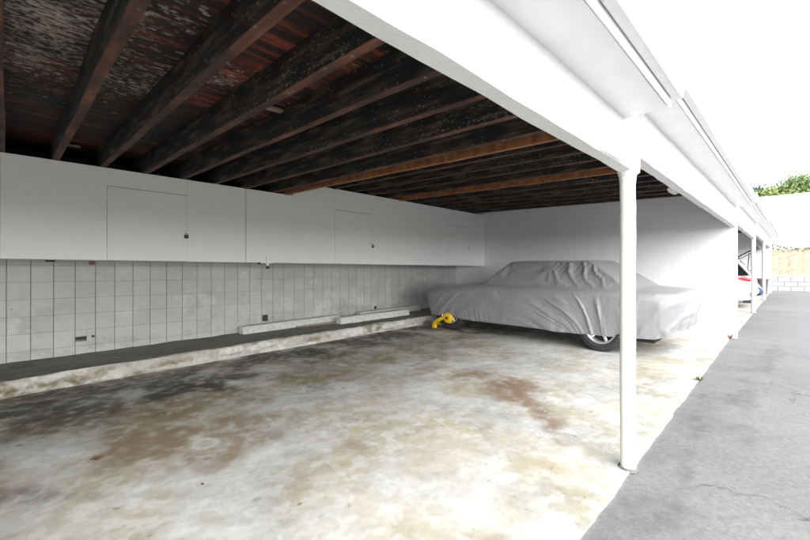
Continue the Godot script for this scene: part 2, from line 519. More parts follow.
	for k in 60:
		var p := Vector2(rng.randf_range(3.4, 5.7), rng.randf_range(-1.5, 7.5))
		s.stain(p, rng.randf_range(0.04, 0.16), rng.randf_range(0.1, 0.5), rng.randf_range(-0.4, 0.5), [dark, olive, brown, Color(0.4, 0.38, 0.33)][k % 4], rng.randf_range(0.25, 0.5), ragged2, 0.8, 0.8)
	for k in 90:
		var p := Vector2(rng.randf_range(0.8, 3.6), rng.randf_range(-1.5, 7.5))
		s.stain(p, rng.randf_range(0.03, 0.15), rng.randf_range(0.05, 0.3), rng.randf_range(0, 3), [tan_, brown, Color(0.66, 0.65, 0.61), Color(0.36, 0.34, 0.3)][k % 4], rng.randf_range(0.2, 0.45), ragged2, 0.8, 0.8)
	# pale ring left by a can
	s.stain(Vector2(3.17, 1.05), 0.125, 0.115, 0.2, Color(0.62, 0.62, 0.6), 0.9, ragged2, 0.12, 0.25)
	s.stain(Vector2(3.17, 1.05), 0.09, 0.08, 0.2, Color(0.40, 0.38, 0.34), 0.55, ragged2, 0.25, 0.4)
	for k in 260:
		var p := Vector2(rng.randf_range(0.8, 5.7), rng.randf_range(-2, 8.5))
		s.stain(p, rng.randf_range(0.008, 0.03), rng.randf_range(0.008, 0.035), rng.randf() * 3.0, [Color(0.1, 0.085, 0.065), Color(0.25, 0.2, 0.13), Color(0.62, 0.61, 0.57)][k % 3], rng.randf_range(0.3, 0.8), ragged2, 0.3, 0.35)
	for k in 1200:
		var p := Vector2(rng.randf_range(0.7, 5.7), rng.randf_range(-2, 8.5))
		s.dab(p, rng.randf_range(0.004, 0.014), rng.randf_range(0.004, 0.016), Color(0.12, 0.09, 0.06) if k % 3 else Color(0.7, 0.69, 0.66), rng.randf_range(0.25, 0.8))
	var crack := noise(107, 1.0, 3)
	s.line([Vector2(5.8, 3.2), Vector2(3.9, 3.05), Vector2(2.3, 3.25), Vector2(0.7, 3.0)], 0.006, Color(0.3, 0.27, 0.22), 0.2, crack, 0.14)
	return s

func build_ground() -> void:
	var g := Bag.new()
	g.quad(Vector3(-160, -160 * RISE - 0.09, -160), Vector3(160, -160 * RISE - 0.09, -160), Vector3(160, 160 * RISE - 0.09, 160), Vector3(-160, 160 * RISE - 0.09, 160), Vector3.UP)
	tag(obj("ground", g, M.earth), "bare brown earth under and beyond the driveway", "ground", "", "structure")
	# driveway
	var s := Sheet.new(Vector2(-7.0, -4.0), Vector2(1.2, 24.0), 70.0)
	var big := noise(121, 0.35, 5); var streak := noise(122, 1.4, 4); var grit := noise(123, 18.0, 2)
	for y in s.h:
		for x in s.w:
			var px := x / s.ppm + s.lo.x; var pz := y / s.ppm + s.lo.y
			var a := big.get_noise_2d(px, pz)
			var c := streak.get_noise_2d(px * 0.9 + pz * 0.25, pz * 1.0)
			var k := 0.235 + 0.03 * a + 0.022 * c + 0.03 * grit.get_noise_2d(px, pz) + 0.045 * (rng.randf() - 0.5)
			var i := y * s.w + x
			s.r[i] = k * 1.0; s.g[i] = k * 0.972; s.b[i] = k * 0.975
	var rag := noise(124, 1.5, 5); var cr := noise(125, 1.0, 3)
	for a in [[0.5, 3.0, 0.09, 1.3, -0.08, 0.6], [0.36, 5.2, 0.10, 1.5, -0.06, 0.5], [0.25, 8.0, 0.12, 2.0, 0.0, 0.4], [0.6, 4.2, 0.25, 1.4, 0.0, 0.35], [0.5, 7.0, 0.3, 2.0, 0.0, 0.3], [0.55, 2.4, 0.2, 0.7, 0.2, 0.45], [-0.4, 6.5, 0.5, 1.2, 0.6, 0.25]]:
		s.stain(Vector2(a[0], a[1]), a[2], a[3], a[4], Color(0.09, 0.087, 0.087), a[5] * 0.7, rag, 0.7, 0.9)
	for k in 50:
		s.stain(Vector2(rng.randf_range(-4, 0.8), rng.randf_range(1, 20)), rng.randf_range(0.1, 0.6), rng.randf_range(0.08, 0.25), rng.randf_range(-0.5, 0.3), Color(0.25, 0.246, 0.25) if k % 2 else Color(0.14, 0.137, 0.137), rng.randf_range(0.12, 0.3), rag, 0.8, 0.9)
	for l in [[Vector2(0.5, 2.85), Vector2(0.24, 3.04), Vector2(-0.05, 3.0), Vector2(-0.6, 3.1)], [Vector2(0.75, 4.9), Vector2(0.3, 5.5), Vector2(0.04, 5.64), Vector2(-0.5, 5.5)], [Vector2(0.13, 5.96), Vector2(0.05, 5.7), Vector2(0.0, 5.2)], [Vector2(0.7, 9.0), Vector2(-0.2, 9.4), Vector2(-1.5, 9.2)], [Vector2(0.8, 14.0), Vector2(-1.0, 14.5)], [Vector2(-0.4, 3.0), Vector2(-0.7, 6.0), Vector2(-0.5, 9.0)]]:
		s.line(l, 0.012, Color(0.07, 0.068, 0.068), 0.2, cr, 0.16)
	var m := painted(s.texture(), 0.9, ImageTexture.create_from_image(noise(126, 0.35, 3).get_image(s.w, s.h)), 0.2)
	grain(m, stones(611, 512, 0.86, 0.09, 16000, 0.08), 0.9)
	var d := Bag.new()
	d.uvf = func(p: Vector3, _n: Vector3) -> Vector2: return s.uv(p.x, p.z)
	for i in range(-4, 14):
		var z0 := -4.0 + 2.0 * i
		d.quad(Vector3(-7, drive_y(z0), z0), Vector3(1.2, drive_y(z0), z0), Vector3(1.2, drive_y(z0 + 2), z0 + 2), Vector3(-7, drive_y(z0 + 2), z0 + 2), Vector3.UP)
	tag(obj("driveway", d, m), "worn grey asphalt driveway with cracks running past the carport", "driveway", "", "structure")
	# carport slab, its outer edge broken and uneven
	var fs := floor_texture()
	var fm := painted(fs.texture(), 0.78, ImageTexture.create_from_image(noise(127, 0.3, 3).get_image(fs.w, fs.h)), 0.05)
	fm.roughness = 0.72
	grain(fm, stones(612, 512, 0.93, 0.035, 4000, 0.05), 0.7)
	var f := Bag.new()
	f.uvf = func(p: Vector3, _n: Vector3) -> Vector2: return fs.uv(p.x, p.z)
	var edge := noise(128, 1.4, 5)
	var n := 200
	var at := func(i: int) -> Vector3:
		var z := lerpf(-3.2, 9.0, float(i) / n)
		var x := 0.735 + 0.011 * z + 0.012 * edge.get_noise_1d(z * 2.0)
		if absf(z - 4.3) < 0.12: x += 0.012
		return Vector3(x, floor_y(x, z), z)
	for i in n:
		var a: Vector3 = at.call(i); var b: Vector3 = at.call(i + 1)
		var xs := [0.95, 2.2, 3.5, 4.8, 5.9]
		var pa := a; var pb := b
		for x in xs:
			var qa := Vector3(x, floor_y(x, a.z), a.z); var qb := Vector3(x, floor_y(x, b.z), b.z)
			f.quad(pa, qa, qb, pb, Vector3.UP)
			pa = qa; pb = qb
		f.quad(a, b, b - Vector3(0.006, 0.1, 0), a - Vector3(0.006, 0.1, 0), Vector3(-1, 0, 0))
	tag(obj("carport_floor", f, fm), "pale stained concrete carport floor with oil and rust marks", "floor", "", "structure")
	var f0 := Bag.new()
	f0.box(Vector3(0.72, -0.1, -9.3), Vector3(5.9, 0.0, -3.204), 0.004)
	for i in f0.v.size(): f0.v[i].y += floor_y(f0.v[i].x, f0.v[i].z)
	tag(obj("near_carport_floor", f0, M.concrete), "pale concrete floor of the nearest carport bay", "floor", "", "structure")
	var f2 := Bag.new()
	f2.box(Vector3(0.80, -0.1, 9.004), Vector3(6.83, 0.0, 21.8), 0.004)
	for i in f2.v.size(): f2.v[i].y += floor_y(f2.v[i].x, f2.v[i].z)
	tag(obj("far_carport_floor", f2, M.concrete), "pale concrete floor of the farther carport bays", "floor", "", "structure")

# ---------------------------------------------------------------- walls
func build_walls() -> void:
	# tiled back wall
	var s := Sheet.new(Vector2(-3.3, 0.0), Vector2(9.1, 1.6), 150.0)
	var big := noise(141, 0.8, 5); var grit := noise(142, 9.0, 4)
	for y in s.h:
		for x in s.w:
			var pz := x / s.ppm + s.lo.x; var py := y / s.ppm + s.lo.y
			var k := 0.45 + 0.05 * big.get_noise_2d(pz, py * 1.5) + 0.025 * grit.get_noise_2d(pz, py) + 0.015 * (rng.randf() - 0.5)
			var i := y * s.w + x
			s.r[i] = k * 0.985; s.g[i] = k * 1.0; s.b[i] = k * 0.965
	var rag := noise(143, 3.2, 5); var rag2 := noise(144, 7.0, 4)
	var pale := Color(0.60, 0.60, 0.58); var grey := Color(0.30, 0.30, 0.295)
	for a in [[0.15, 0.75, 0.3, 0.12, grey, 0.35], [0.05, 0.62, 0.1, 0.16, pale, 0.5], [1.2, 0.75, 0.14, 0.12, pale, 0.35], [2.0, 0.85, 0.16, 0.22, pale, 0.55], [2.05, 0.75, 0.12, 0.18, grey, 0.4], [2.35, 0.85, 0.16, 0.2, pale, 0.45], [2.4, 0.7, 0.12, 0.12, grey, 0.4], [2.85, 1.25, 0.1, 0.08, pale, 0.7], [3.35, 0.9, 0.12, 0.16, pale, 0.5], [3.7, 0.75, 0.14, 0.2, pale, 0.5], [4.6, 0.75, 0.4, 0.28, pale, 0.55], [4.3, 1.2, 0.12, 0.12, pale, 0.5], [4.9, 0.6, 0.3, 0.2, grey, 0.45], [5.4, 0.75, 0.4, 0.25, pale, 0.45], [5.2, 0.55, 0.6, 0.16, grey, 0.4], [6.3, 0.9, 0.08, 0.2, pale, 0.6], [6.8, 1.0, 0.1, 0.2, pale, 0.7], [7.5, 1.15, 0.3, 0.1, pale, 0.6], [7.9, 1.2, 0.2, 0.1, pale, 0.6], [7.2, 0.8, 0.5, 0.3, grey, 0.45], [8.2, 0.8, 0.5, 0.4, grey, 0.4], [3.1, 0.42, 0.9, 0.09, grey, 0.4], [1.3, 0.36, 0.9, 0.08, grey, 0.45], [6.0, 0.5, 0.9, 0.14, grey, 0.4], [0.0, 0.3, 0.8, 0.08, grey, 0.4]]:
		s.stain(Vector2(a[0], a[1]), a[2], a[3], 0.0, a[4], a[5] * 0.95, rag, 0.8, 0.6)
	for k in 130:
		s.stain(Vector2(rng.randf_range(-1, 9), rng.randf_range(0.25, 1.35)), rng.randf_range(0.015, 0.1), rng.randf_range(0.02, 0.14), rng.randf_range(-0.4, 0.4), pale if k % 2 else grey, rng.randf_range(0.08, 0.3), rag2, 0.8, 0.6)
	for k in 260:
		s.dab(Vector2(rng.randf_range(-1, 9), 0.22 + pow(rng.randf(), 2.0) * 1.1), rng.randf_range(0.004, 0.012), rng.randf_range(0.004, 0.02), Color(0.1, 0.09, 0.08) if k % 4 else pale, rng.randf_range(0.3, 0.8))
	var tm := painted(s.texture(), 0.62, ImageTexture.create_from_image(noise(145, 0.08, 5).get_image(s.w, s.h)), 0.12)
	var w := thing("back_wall", Vector3(6.84, 0, 2.9), "grey painted tile wall below the white storage cabinets", "wall")
	var b := Bag.new()
	b.box(Vector3(6.836, -0.6, -9.4), Vector3(7.03, 3.2, 9.05))
	obj("backing", b, M.mortar, w)
	var pitch := 0.2152
	for col in range(-3, 42):
		var z0 := -0.005 + pitch * col + 0.0035
		var z1 := z0 + pitch - 0.007
		if z1 > 8.895: z1 = 8.895
		if z1 - z0 < 0.03: continue
		for row in range(-1, 6):
			var y1 := 1.424 - pitch * row - 0.0011
			var y0 := y1 - pitch + 0.0022
			var base := 0.2 + RISE * z0
			if y1 < base + 0.02: continue
			y0 = maxf(y0, base)
			# a slot is broken out of one tile
			var t := Bag.new()
			t.uvf = func(p: Vector3, _n: Vector3) -> Vector2: return s.uv(p.z, p.y)
			var k := rng.randf_range(0.93, 1.04)
			t.tint = Color(k, k, k)
			var dx := rng.randf_range(-0.0012, 0.0012)
			if col == 3 and row == 4:
				t.box(Vector3(6.83 + dx, y0, z0 + 0.118), Vector3(6.846, y1, z1), 0.002)
				t.box(Vector3(6.83 + dx, y0, z0), Vector3(6.846, y0 + 0.055, z0 + 0.1175), 0.002)
				t.box(Vector3(6.83 + dx, y0 + 0.12, z0), Vector3(6.846, y1, z0 + 0.1175), 0.002)
			else:
				t.box(Vector3(6.83 + dx, y0, z0), Vector3(6.846, y1, z1), 0.0022)
			obj("tile", t, tm, w)
	# dark metal boxes set into the tiles
	for o in [[3.285, 0.50, 0.05, 0.055], [5.91, 0.515, 0.035, 0.03]]:
		var e := Bag.new()
		e.box(Vector3(6.812, o[1] - o[3], o[0] - o[2]), Vector3(6.84, o[1] + o[3], o[0] + o[2]), 0.004)
		obj("socket_box", e, M.dark_metal, w)
	var hb := Bag.new()
	hb.box(Vector3(6.833, 0.425, 0.645), Vector3(6.848, 0.51, 0.765), 0.003)
	obj("slot_back", hb, M.void, w)
	var kb := Bag.new()
	kb.tube([Vector3(6.84, 0.462, 0.826), Vector3(6.80, 0.462, 0.826)], [0.014, 0.018], 12)
	obj("pipe_stub", kb, M.dark_metal, w)
	# the rest of the back wall, beyond the partition
	var w2 := Bag.new()
	w2.box(Vector3(6.83, -0.3, 9.055), Vector3(7.03, 3.6, 21.8), 0.005)
	tag(obj("far_back_wall", w2, M.partition), "plain pale back wall of the farther carport bays", "wall")
	# partitions
	var nz := noise(150, 1.5, 3)
	for p in [[8.9, 9.05, 3.2, "tall white partition wall beyond the covered car"], [-9.45, -9.3, 2.95, "white partition wall closing the near end of the carport"], [21.65, 21.8, 3.4, "white wall closing the far end of the carport beside the fence"]]:
		var q := Bag.new()
		q.sweep([Vector2(0.748, -0.3), Vector2(0.744, 2.0), Vector2(0.744, p[2] - 0.25), Vector2(6.83, p[2]), Vector2(6.83, -0.3)], p[0], p[1], 1)
		tag(obj("partition_wall", q, M.partition), p[3], "wall")

# ---------------------------------------------------------------- roofs
func ceiling_sheet() -> Sheet:
	var s := Sheet.new(Vector2(0.7, -3.4), Vector2(7.0, 9.1), 105.0)
	var streak := noise(161, 1.0, 5); var fine := noise(162, 1.0, 3); var cloud := noise(163, 0.9, 4)
	for y in s.h:
		for x in s.w:
			var px := x / s.ppm + s.lo.x; var pz := y / s.ppm + s.lo.y
			var a := streak.get_noise_2d(px * 9.0, pz * 0.8)
			var c := fine.get_noise_2d(px * 40.0, pz * 2.2)
			var d := cloud.get_noise_2d(px, pz)
			var t := clampf(0.36 + 0.9 * a + 0.5 * c + 0.5 * d, 0.0, 1.0)
			t = t * t
			var i := y * s.w + x
			var col := Color(0.014, 0.012, 0.012).lerp(Color(0.27, 0.062, 0.036), t)
			s.r[i] = col.r; s.g[i] = col.g; s.b[i] = col.b
	var blotch_noise := noise(164, 1.4, 4)  # near-black blotches in the board colour, round the flakes and farther in
	for a in [[3.0, 0.15, 1.0, 0.5], [3.5, 0.6, 0.9, 0.4], [4.6, 0.5, 1.2, 1.2], [4.4, 2.4, 1.4, 1.6], [5.2, 5.5, 1.4, 3.0]]:
		s.stain(Vector2(a[0], a[1]), a[2], a[3], 0.0, Color(0.012, 0.010, 0.011), 0.8, blotch_noise, 0.5, 0.9)
	# flakes of old paint that still cling to the boards
	for a in [[2.95, 0.15, 0.5, 0.26, 900], [2.6, 0.34, 0.35, 0.25, 330], [3.5, 0.05, 0.4, 0.22, 330], [3.5, 0.5, 0.45, 0.25, 260], [3.3, 0.75, 0.5, 0.2, 280], [2.9, 1.1, 0.3, 0.2, 120], [2.45, 0.6, 0.3, 0.2, 60], [4.0, 0.2, 0.5, 0.4, 120], [2.2, 0.4, 0.4, 0.4, 120], [3.2, 2.4, 1.0, 0.9, 260], [2.0, 2.6, 0.7, 0.8, 240], [1.8, 5.0, 0.8, 1.5, 300], [3.5, 6.0, 1.5, 1.8, 260], [2.2, 7.5, 0.9, 0.8, 200]]:
		for k in a[4]:
			var g := Vector2(rng.randfn(0, 0.5), rng.randfn(0, 0.5))
			var v := rng.randf_range(0.5, 1.0)
			s.dab(Vector2(a[0] + g.x * a[2], a[1] + g.y * a[3]), rng.randf_range(0.004, 0.017), rng.randf_range(0.008, 0.05), Color(0.52, 0.48, 0.43) * v, rng.randf_range(0.4, 0.95))
	return s

func joist_texture(seed_: int, flecks: int) -> ImageTexture:
	# v 0 to 0.5: the flanks; 0.5 to 1: the underside
	var s := Sheet.new(Vector2(0, 0), Vector2(6.2, 0.8), 160.0)
	var a := noise(seed_, 1.0, 5); var c := noise(seed_ + 1, 1.0, 4); var r := RandomNumberGenerator.new()
	r.seed = seed_
	for y in s.h:
		for x in s.w:
			var u := x / s.ppm; var v := y / s.ppm
			var p := a.get_noise_2d(u * 0.9, v * 14.0); var q := c.get_noise_2d(u * 2.0, v * 5.0)
			var i := y * s.w + x
			var col: Color
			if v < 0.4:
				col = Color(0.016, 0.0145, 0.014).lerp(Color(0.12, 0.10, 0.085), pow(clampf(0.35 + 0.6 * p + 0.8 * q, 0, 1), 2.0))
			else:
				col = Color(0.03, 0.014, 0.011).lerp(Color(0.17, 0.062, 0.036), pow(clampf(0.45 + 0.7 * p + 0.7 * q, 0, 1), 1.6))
			s.r[i] = col.r; s.g[i] = col.g; s.b[i] = col.b
	for k in flecks:
		var u := r.randf_range(0.1, 4.6) if k % 5 else r.randf_range(0.1, 6.1)
		if a.get_noise_2d(u * 0.8 + 30.0, 3.0) < -0.05 and k % 3: continue
		var v := (1.0 - pow(r.randf(), 1.5)) * 0.37 if k % 4 else r.randf_range(0.42, 0.78)
		s.dab(Vector2(u, v), r.randf_range(0.004, 0.022), r.randf_range(0.004, 0.014), Color(0.42, 0.39, 0.34) * r.randf_range(0.4, 1.0), r.randf_range(0.4, 0.9))
	return s.texture()

var JOIST_MATS := []
var CEIL: Sheet
var CEIL_MAT: Material

func build_roofs() -> void:
	CEIL = ceiling_sheet()
	CEIL_MAT = painted(CEIL.texture(), 0.7, ImageTexture.create_from_image(noise(171, 0.2, 4).get_image(CEIL.w, CEIL.h)), 0.3)
	for k in 3:
		JOIST_MATS.append(painted(joist_texture(181 + k * 3, [700, 1500, 350][k]), 0.75, M.fine, 0.2))
	M.scrap = textured(mottled(193, 0.03, Color(0.22, 0.16, 0.10), Color(0.34, 0.27, 0.19), 4, 128), 0.8, 0.3)
	M.fresh_joist = textured(mottled(191, 0.02, Color(0.20, 0.075, 0.028), Color(0.36, 0.15, 0.06), 5, 256, 1.6), 0.65, 0.6)
	var r1 := [0.415]
	var z1 := []
	for k in range(-8, 8): z1.append(-0.015 + 0.4265 * k)
	roof("carport_roof", -3.2, 3.235, z1, [3.2], 2.42, 2.0, 2.285, 0.745, 0.518, -3.2, 2.66, 2.985, "low dark timber roof over the empty bay with white beam and gutter", 0.14, true)
	var z0s := []
	for k in 14: z0s.append(-8.9 + 0.4265 * k)
	roof("carport_roof", -9.3, -3.21, z0s, [], 2.42, 2.0, 2.285, 0.745, 0.518, -9.3, -3.21, -3.205, "timber roof of the near bay, farthest from the fence", 0.28, false)
	var z2 := [3.33]
	for k in 12: z2.append(3.72 + 0.425 * k)
	roof("carport_roof", 3.24, 8.895, z2, [5.79], 2.65, 2.118, 2.44, 0.745, 0.545, 2.67, 8.70, 8.9, "dark timber roof above the covered car with white beam and gutter", 0.14, true)
	var z3 := []
	for k in 10: z3.append(9.3 + 0.425 * k)
	roof("carport_roof", 9.055, 13.3, z3, [], 2.74, 2.17, 2.54, 0.745, 0.56, 8.71, 13.3, 13.3, "timber roof of the bay just past the white partition wall", 0.2, false)
	var z4 := []
	for k in 18: z4.append(13.6 + 0.425 * k)
	roof("carport_roof", 13.31, 21.645, z4, [], 2.86, 2.29, 2.65, 0.745, 0.56, 13.31, 21.7, 21.645, "timber roof of the farthest bay with the white car", 0.28, false)

func roof(called: String, z0: float, z1: float, joists: Array, fresh: Array, jy: float, beam_y: float, soffit_y: float, face: float, eave: float, ez0: float, ez1: float, beam_end: float, label: String, board: float, near: bool) -> void:
	var t := thing(called, Vector3(3.8, jy, (z0 + z1) * 0.5), label, "roof")
	var slope := 0.034
	var Y := func(x: float) -> float: return jy + slope * (x - 0.82)
	var jn := noise(int(z0 * 10.0) + 200, 0.9, 3)
	var make_joist := func(z: float, m: Material, w: float, drop: float) -> void:
		var b := Bag.new()
		var ou := rng.randf_range(0.0, 1.0)
		b.uvf = func(p: Vector3, n: Vector3) -> Vector2:
			if absf(n.y) > 0.6: return Vector2((p.x + ou) / 6.2, (0.5 + (p.z - z + 0.03) * 0.6 / 0.8 + 0.1))
			return Vector2((p.x + ou) / 6.2, clampf((Y.call(p.x) + 0.225 - p.y) / 0.225, 0.02, 0.98) * 0.47)
		var n := 12
		var prev := []
		for i in n + 1:
			var x := lerpf(0.836, 6.83, float(i) / n)
			var dz := jn.get_noise_2d(x, z * 3.0) * 0.012
			var y: float = Y.call(x) - drop + jn.get_noise_2d(x + 9.0, z * 3.0) * 0.006
			var ring := [Vector3(x, y + 0.004, z - w + dz), Vector3(x, y, z - w + 0.004 + dz), Vector3(x, y, z - 0.004 + dz), Vector3(x, y + 0.004, z + dz), Vector3(x, Y.call(x) + 0.224, z + dz), Vector3(x, Y.call(x) + 0.224, z - w + dz)]
			if i > 0:
				var outs := [Vector3(0, -1, -1), Vector3(0, -1, 0), Vector3(0, -1, 1), Vector3(0, 0, 1), Vector3(0, 1, 0), Vector3(0, 0, -1)]
				for k in 6: b.quad(prev[k], prev[(k + 1) % 6], ring[(k + 1) % 6], ring[k], outs[k])
			prev = ring
		obj("joist", b, m, t)
	var jk := 0
	for z in joists:
		if z > z1 - 0.02 or z - 0.05 < z0: continue
		make_joist.call(z, JOIST_MATS[jk % 3], 0.062, rng.randf_range(0.0, 0.008))
		jk += 1
	for z in fresh: make_joist.call(z, M.fresh_joist, 0.045, 0.012)
	# deck boards over the joists, running along the driveway
	var x := 0.84
	while x < 6.83:
		var w := board * rng.randf_range(0.96, 1.04)
		var xe := minf(x + w, 6.83)
		var cuts := [z0]
		if near:
			var c := z0 + rng.randf_range(1.0, 3.2)
			while c < z1 - 0.8:
				cuts.append(c); c += rng.randf_range(1.8, 3.4)
		cuts.append(z1)
		for i in cuts.size() - 1:
			var b := Bag.new()
			b.uvf = func(p: Vector3, _n: Vector3) -> Vector2: return CEIL.uv(p.x, p.z if near else wrapf(p.z, 3.2, 8.9))
			var k := rng.randf_range(0.45, 1.5)
			b.tint = Color(k, k * rng.randf_range(0.9, 1.0), k * rng.randf_range(0.85, 1.0))
			if rng.randf() < 0.09: b.tint = Color(3.2, 3.0, 2.6)
			var dy := rng.randf_range(0.0, 0.004)
			var a0: float = Y.call(x) + 0.225 + dy; var a1: float = Y.call(xe) + 0.225 + dy
			var u: float = cuts[i] + 0.0015; var v: float = cuts[i + 1] - 0.0015
			var P := [Vector3(x + 0.0035, a0, 0), Vector3(xe - 0.0035, a1, 0), Vector3(xe - 0.001, a1 + 0.003, 0), Vector3(xe - 0.001, a1 + 0.024, 0), Vector3(x + 0.001, a0 + 0.024, 0), Vector3(x + 0.001, a0 + 0.003, 0)]
			var outl := []
			for p in P: outl.append(Vector2(p.x, p.y))
			b.sweep(outl, u, v, 1)
			obj("deck_board", b, CEIL_MAT, t)
		x = xe
	if near and z0 < 0:
		# the loose pale scraps of board seen between the joists
		for q in [[3.05, 1.30, 1.68, 0.07], [5.9, 0.44, 0.60, 0.06]]:
			var b := Bag.new()
			var yy: float = Y.call(q[0]) + 0.19
			b.box(Vector3(q[0], yy, q[1]), Vector3(q[0] + q[3], yy + 0.022, q[2]), 0.003)
			obj("blocking", b, M.scrap, t)
	# roof covering and its front edge
	var top := Bag.new()
	var r0: float = Y.call(0.82) + 0.26
	top.sweep([Vector2(eave - 0.010, soffit_y + 0.201), Vector2(0.85, r0), Vector2(7.1, Y.call(7.1) + 0.26), Vector2(7.1, Y.call(7.1) + 0.33), Vector2(0.85, r0 + 0.04), Vector2(eave - 0.012, soffit_y + 0.225)], z0 if near else maxf(z0, ez0), z1 - 0.002 if near else ez1 - 0.003, 1)
	obj("roof_covering", top, M.roofing, t)
	var sb := Bag.new()
	sb.sweep([Vector2(0.84, Y.call(0.84) - 0.23), Vector2(7.03, Y.call(7.03) - 0.23), Vector2(7.03, Y.call(7.03) + 0.33), Vector2(0.84, Y.call(0.84) + 0.30)], z0 - 0.022, z0 - 0.002, 1)
	if z0 > 3.0 and z0 < 4.0:
		for i in sb.v.size(): sb.v[i].y = maxf(sb.v[i].y, jy + slope * (sb.v[i].x - 0.82) + 0.022)
	if near: obj("end_board", sb, M.void, t)
	# plastered beam with a hand-worn lower edge
	var bn := noise(int(z0 * 7.0) + 260, 1.3, 4)
	var beam := Bag.new()
	var bz0 := z0 if z0 < 0 else (2.99 if z0 < 4 else z0)
	beam.sweep([Vector2(face, soffit_y + 0.02), Vector2(face, beam_y + 0.012), Vector2(face + 0.012, beam_y), Vector2(face + 0.082, beam_y), Vector2(face + 0.092, beam_y + 0.01), Vector2(face + 0.092, Y.call(0.84) + 0.23), Vector2(face + 0.02, Y.call(0.84) + 0.23)], bz0, beam_end, maxi(4, int((beam_end - bz0) / 0.09)), 0.011, bn)
	obj("beam", beam, M.stucco, t)
	# soffit, fascia and gutter
	var so := Bag.new()
	so.sweep([Vector2(eave + 0.006, soffit_y), Vector2(face + 0.004, soffit_y - 0.003), Vector2(face + 0.004, soffit_y + 0.015), Vector2(eave + 0.006, soffit_y + 0.018)], ez0, ez1, maxi(4, int((ez1 - ez0) / 0.2)), 0.005, bn)
	obj("soffit", so, M.smooth_white, t)
	var fa := Bag.new()
	fa.box(Vector3(eave - 0.010, soffit_y - 0.006, ez0), Vector3(eave, soffit_y + 0.2, ez1 - 0.002), 0.003)
	obj("fascia", fa, M.smooth_white, t)
	var g := Bag.new()
	var gx := eave - 0.017; var gy := soffit_y + 0.040
	g.sweep([Vector2(gx, gy + 0.078), Vector2(gx, gy), Vector2(gx - 0.042, gy), Vector2(gx - 0.048, gy + 0.012), Vector2(gx - 0.048, gy + 0.03), Vector2(gx - 0.066, gy + 0.058), Vector2(gx - 0.066, gy + 0.07), Vector2(gx - 0.058, gy + 0.07), Vector2(gx - 0.058, gy + 0.06), Vector2(gx - 0.042, gy + 0.034), Vector2(gx - 0.042, gy + 0.006), Vector2(gx - 0.006, gy + 0.006), Vector2(gx - 0.006, gy + 0.078)], ez0 + 0.01, ez1 + 0.02, 1)
	var gm := obj("gutter", g, M.gutter, t)
	var jz := ez1 - 1.15
	while jz > ez0 + 0.3:
		var jb := Bag.new()
		jb.sweep([Vector2(gx - 0.002, gy - 0.002), Vector2(gx - 0.043, gy - 0.002), Vector2(gx - 0.0495, gy + 0.0115), Vector2(gx - 0.0495, gy + 0.0305), Vector2(gx - 0.0675, gy + 0.0585), Vector2(gx - 0.0675, gy + 0.072), Vector2(gx - 0.066, gy + 0.058), Vector2(gx - 0.048, gy + 0.03), Vector2(gx - 0.048, gy + 0.012), Vector2(gx - 0.042, gy)], jz, jz + 0.06, 1)
		obj("gutter_joint", jb, M.gutter, gm)
		jz -= 2.4

func build_posts() -> void:
	var labels := ["round white steel post holding the beam between the two near bays", "round white steel post just past the white partition wall", "round white steel post between white car and the fence", "round white steel post of the bay farthest from the fence"]
	var spots := [[2.87, 2.0], [13.25, 2.2], [17.6, 2.29], [-3.2, 2.0]]
	var nz := noise(301, 2.0, 3)
	for i in 4:
		var z: float = spots[i][0]; var x := 0.79
		var y0 := floor_y(x, z); var y1: float = spots[i][1]
		var t := thing("steel_post", Vector3(x, y0, z), labels[i], "post", "posts along the carport front")
		var shaft := Bag.new()
		var path := []; var rad := []
		for k in 25:
			var q := float(k) / 24.0
			path.append(Vector3(x + nz.get_noise_2d(q * 2.0, z) * 0.004, lerpf(y0 - 0.02, y1 + 0.01, q), z)); rad.append(0.046)
		shaft.tube(path, rad, 28)
		obj("shaft", shaft, M.post, t)
		var head := Bag.new()
		head.lathe([Vector2(0.046, 0.0), Vector2(0.048, 0.02), Vector2(0.051, 0.05), Vector2(0.056, 0.07), Vector2(0.062, 0.085), Vector2(0.0, 0.085)], Vector3(x, y1 - 0.083, z), Vector3.UP, 24)
		obj("head_plate", head, M.stucco, t)
		var foot := Bag.new()
		foot.lathe([Vector2(0.062, -0.01), Vector2(0.06, 0.004), Vector2(0.05, 0.008), Vector2(0.045, 0.009)], Vector3(x, y0, z), Vector3.UP, 24)
		obj("foot_collar", foot, M.mortar, t)
		if i == 0:
			for k in 5:
				var b := Bag.new()
				var a := PI + 0.5 + 0.12 * (k % 3)
				var p := Vector3(x + cos(a) * 0.046, y0 + 0.04 + 0.018 * k, z + sin(a) * 0.046 - 0.002)
				b.lathe([Vector2(0.0035, 0), Vector2(0.003, 0.002), Vector2(0, 0.0025)], p, Vector3(cos(a), 0, sin(a)), 8)
				obj("rust_spot", b, M.rust, t)

# ---------------------------------------------------------------- cabinets
func panel(t: Node, called: String, z0: float, z1: float, y0: float, y1: float, x0 := 5.87) -> MeshInstance3D:
	var b := Bag.new()
	b.box(Vector3(x0, y0, z0), Vector3(x0 + 0.018, y1, z1), 0.0015)
	return obj(called, b, M.cabinet, t)

func hinge(door: Node, y: float, z: float) -> void:
	var b := Bag.new()
	b.tube([Vector3(5.866, y - 0.035, z), Vector3(5.866, y + 0.035, z)], [0.005], 10)
	b.box(Vector3(5.8675, y - 0.028, z + 0.002), Vector3(5.8695, y + 0.028, z + 0.075), 0.0006)
	obj("hinge", b, M.cabinet, door)

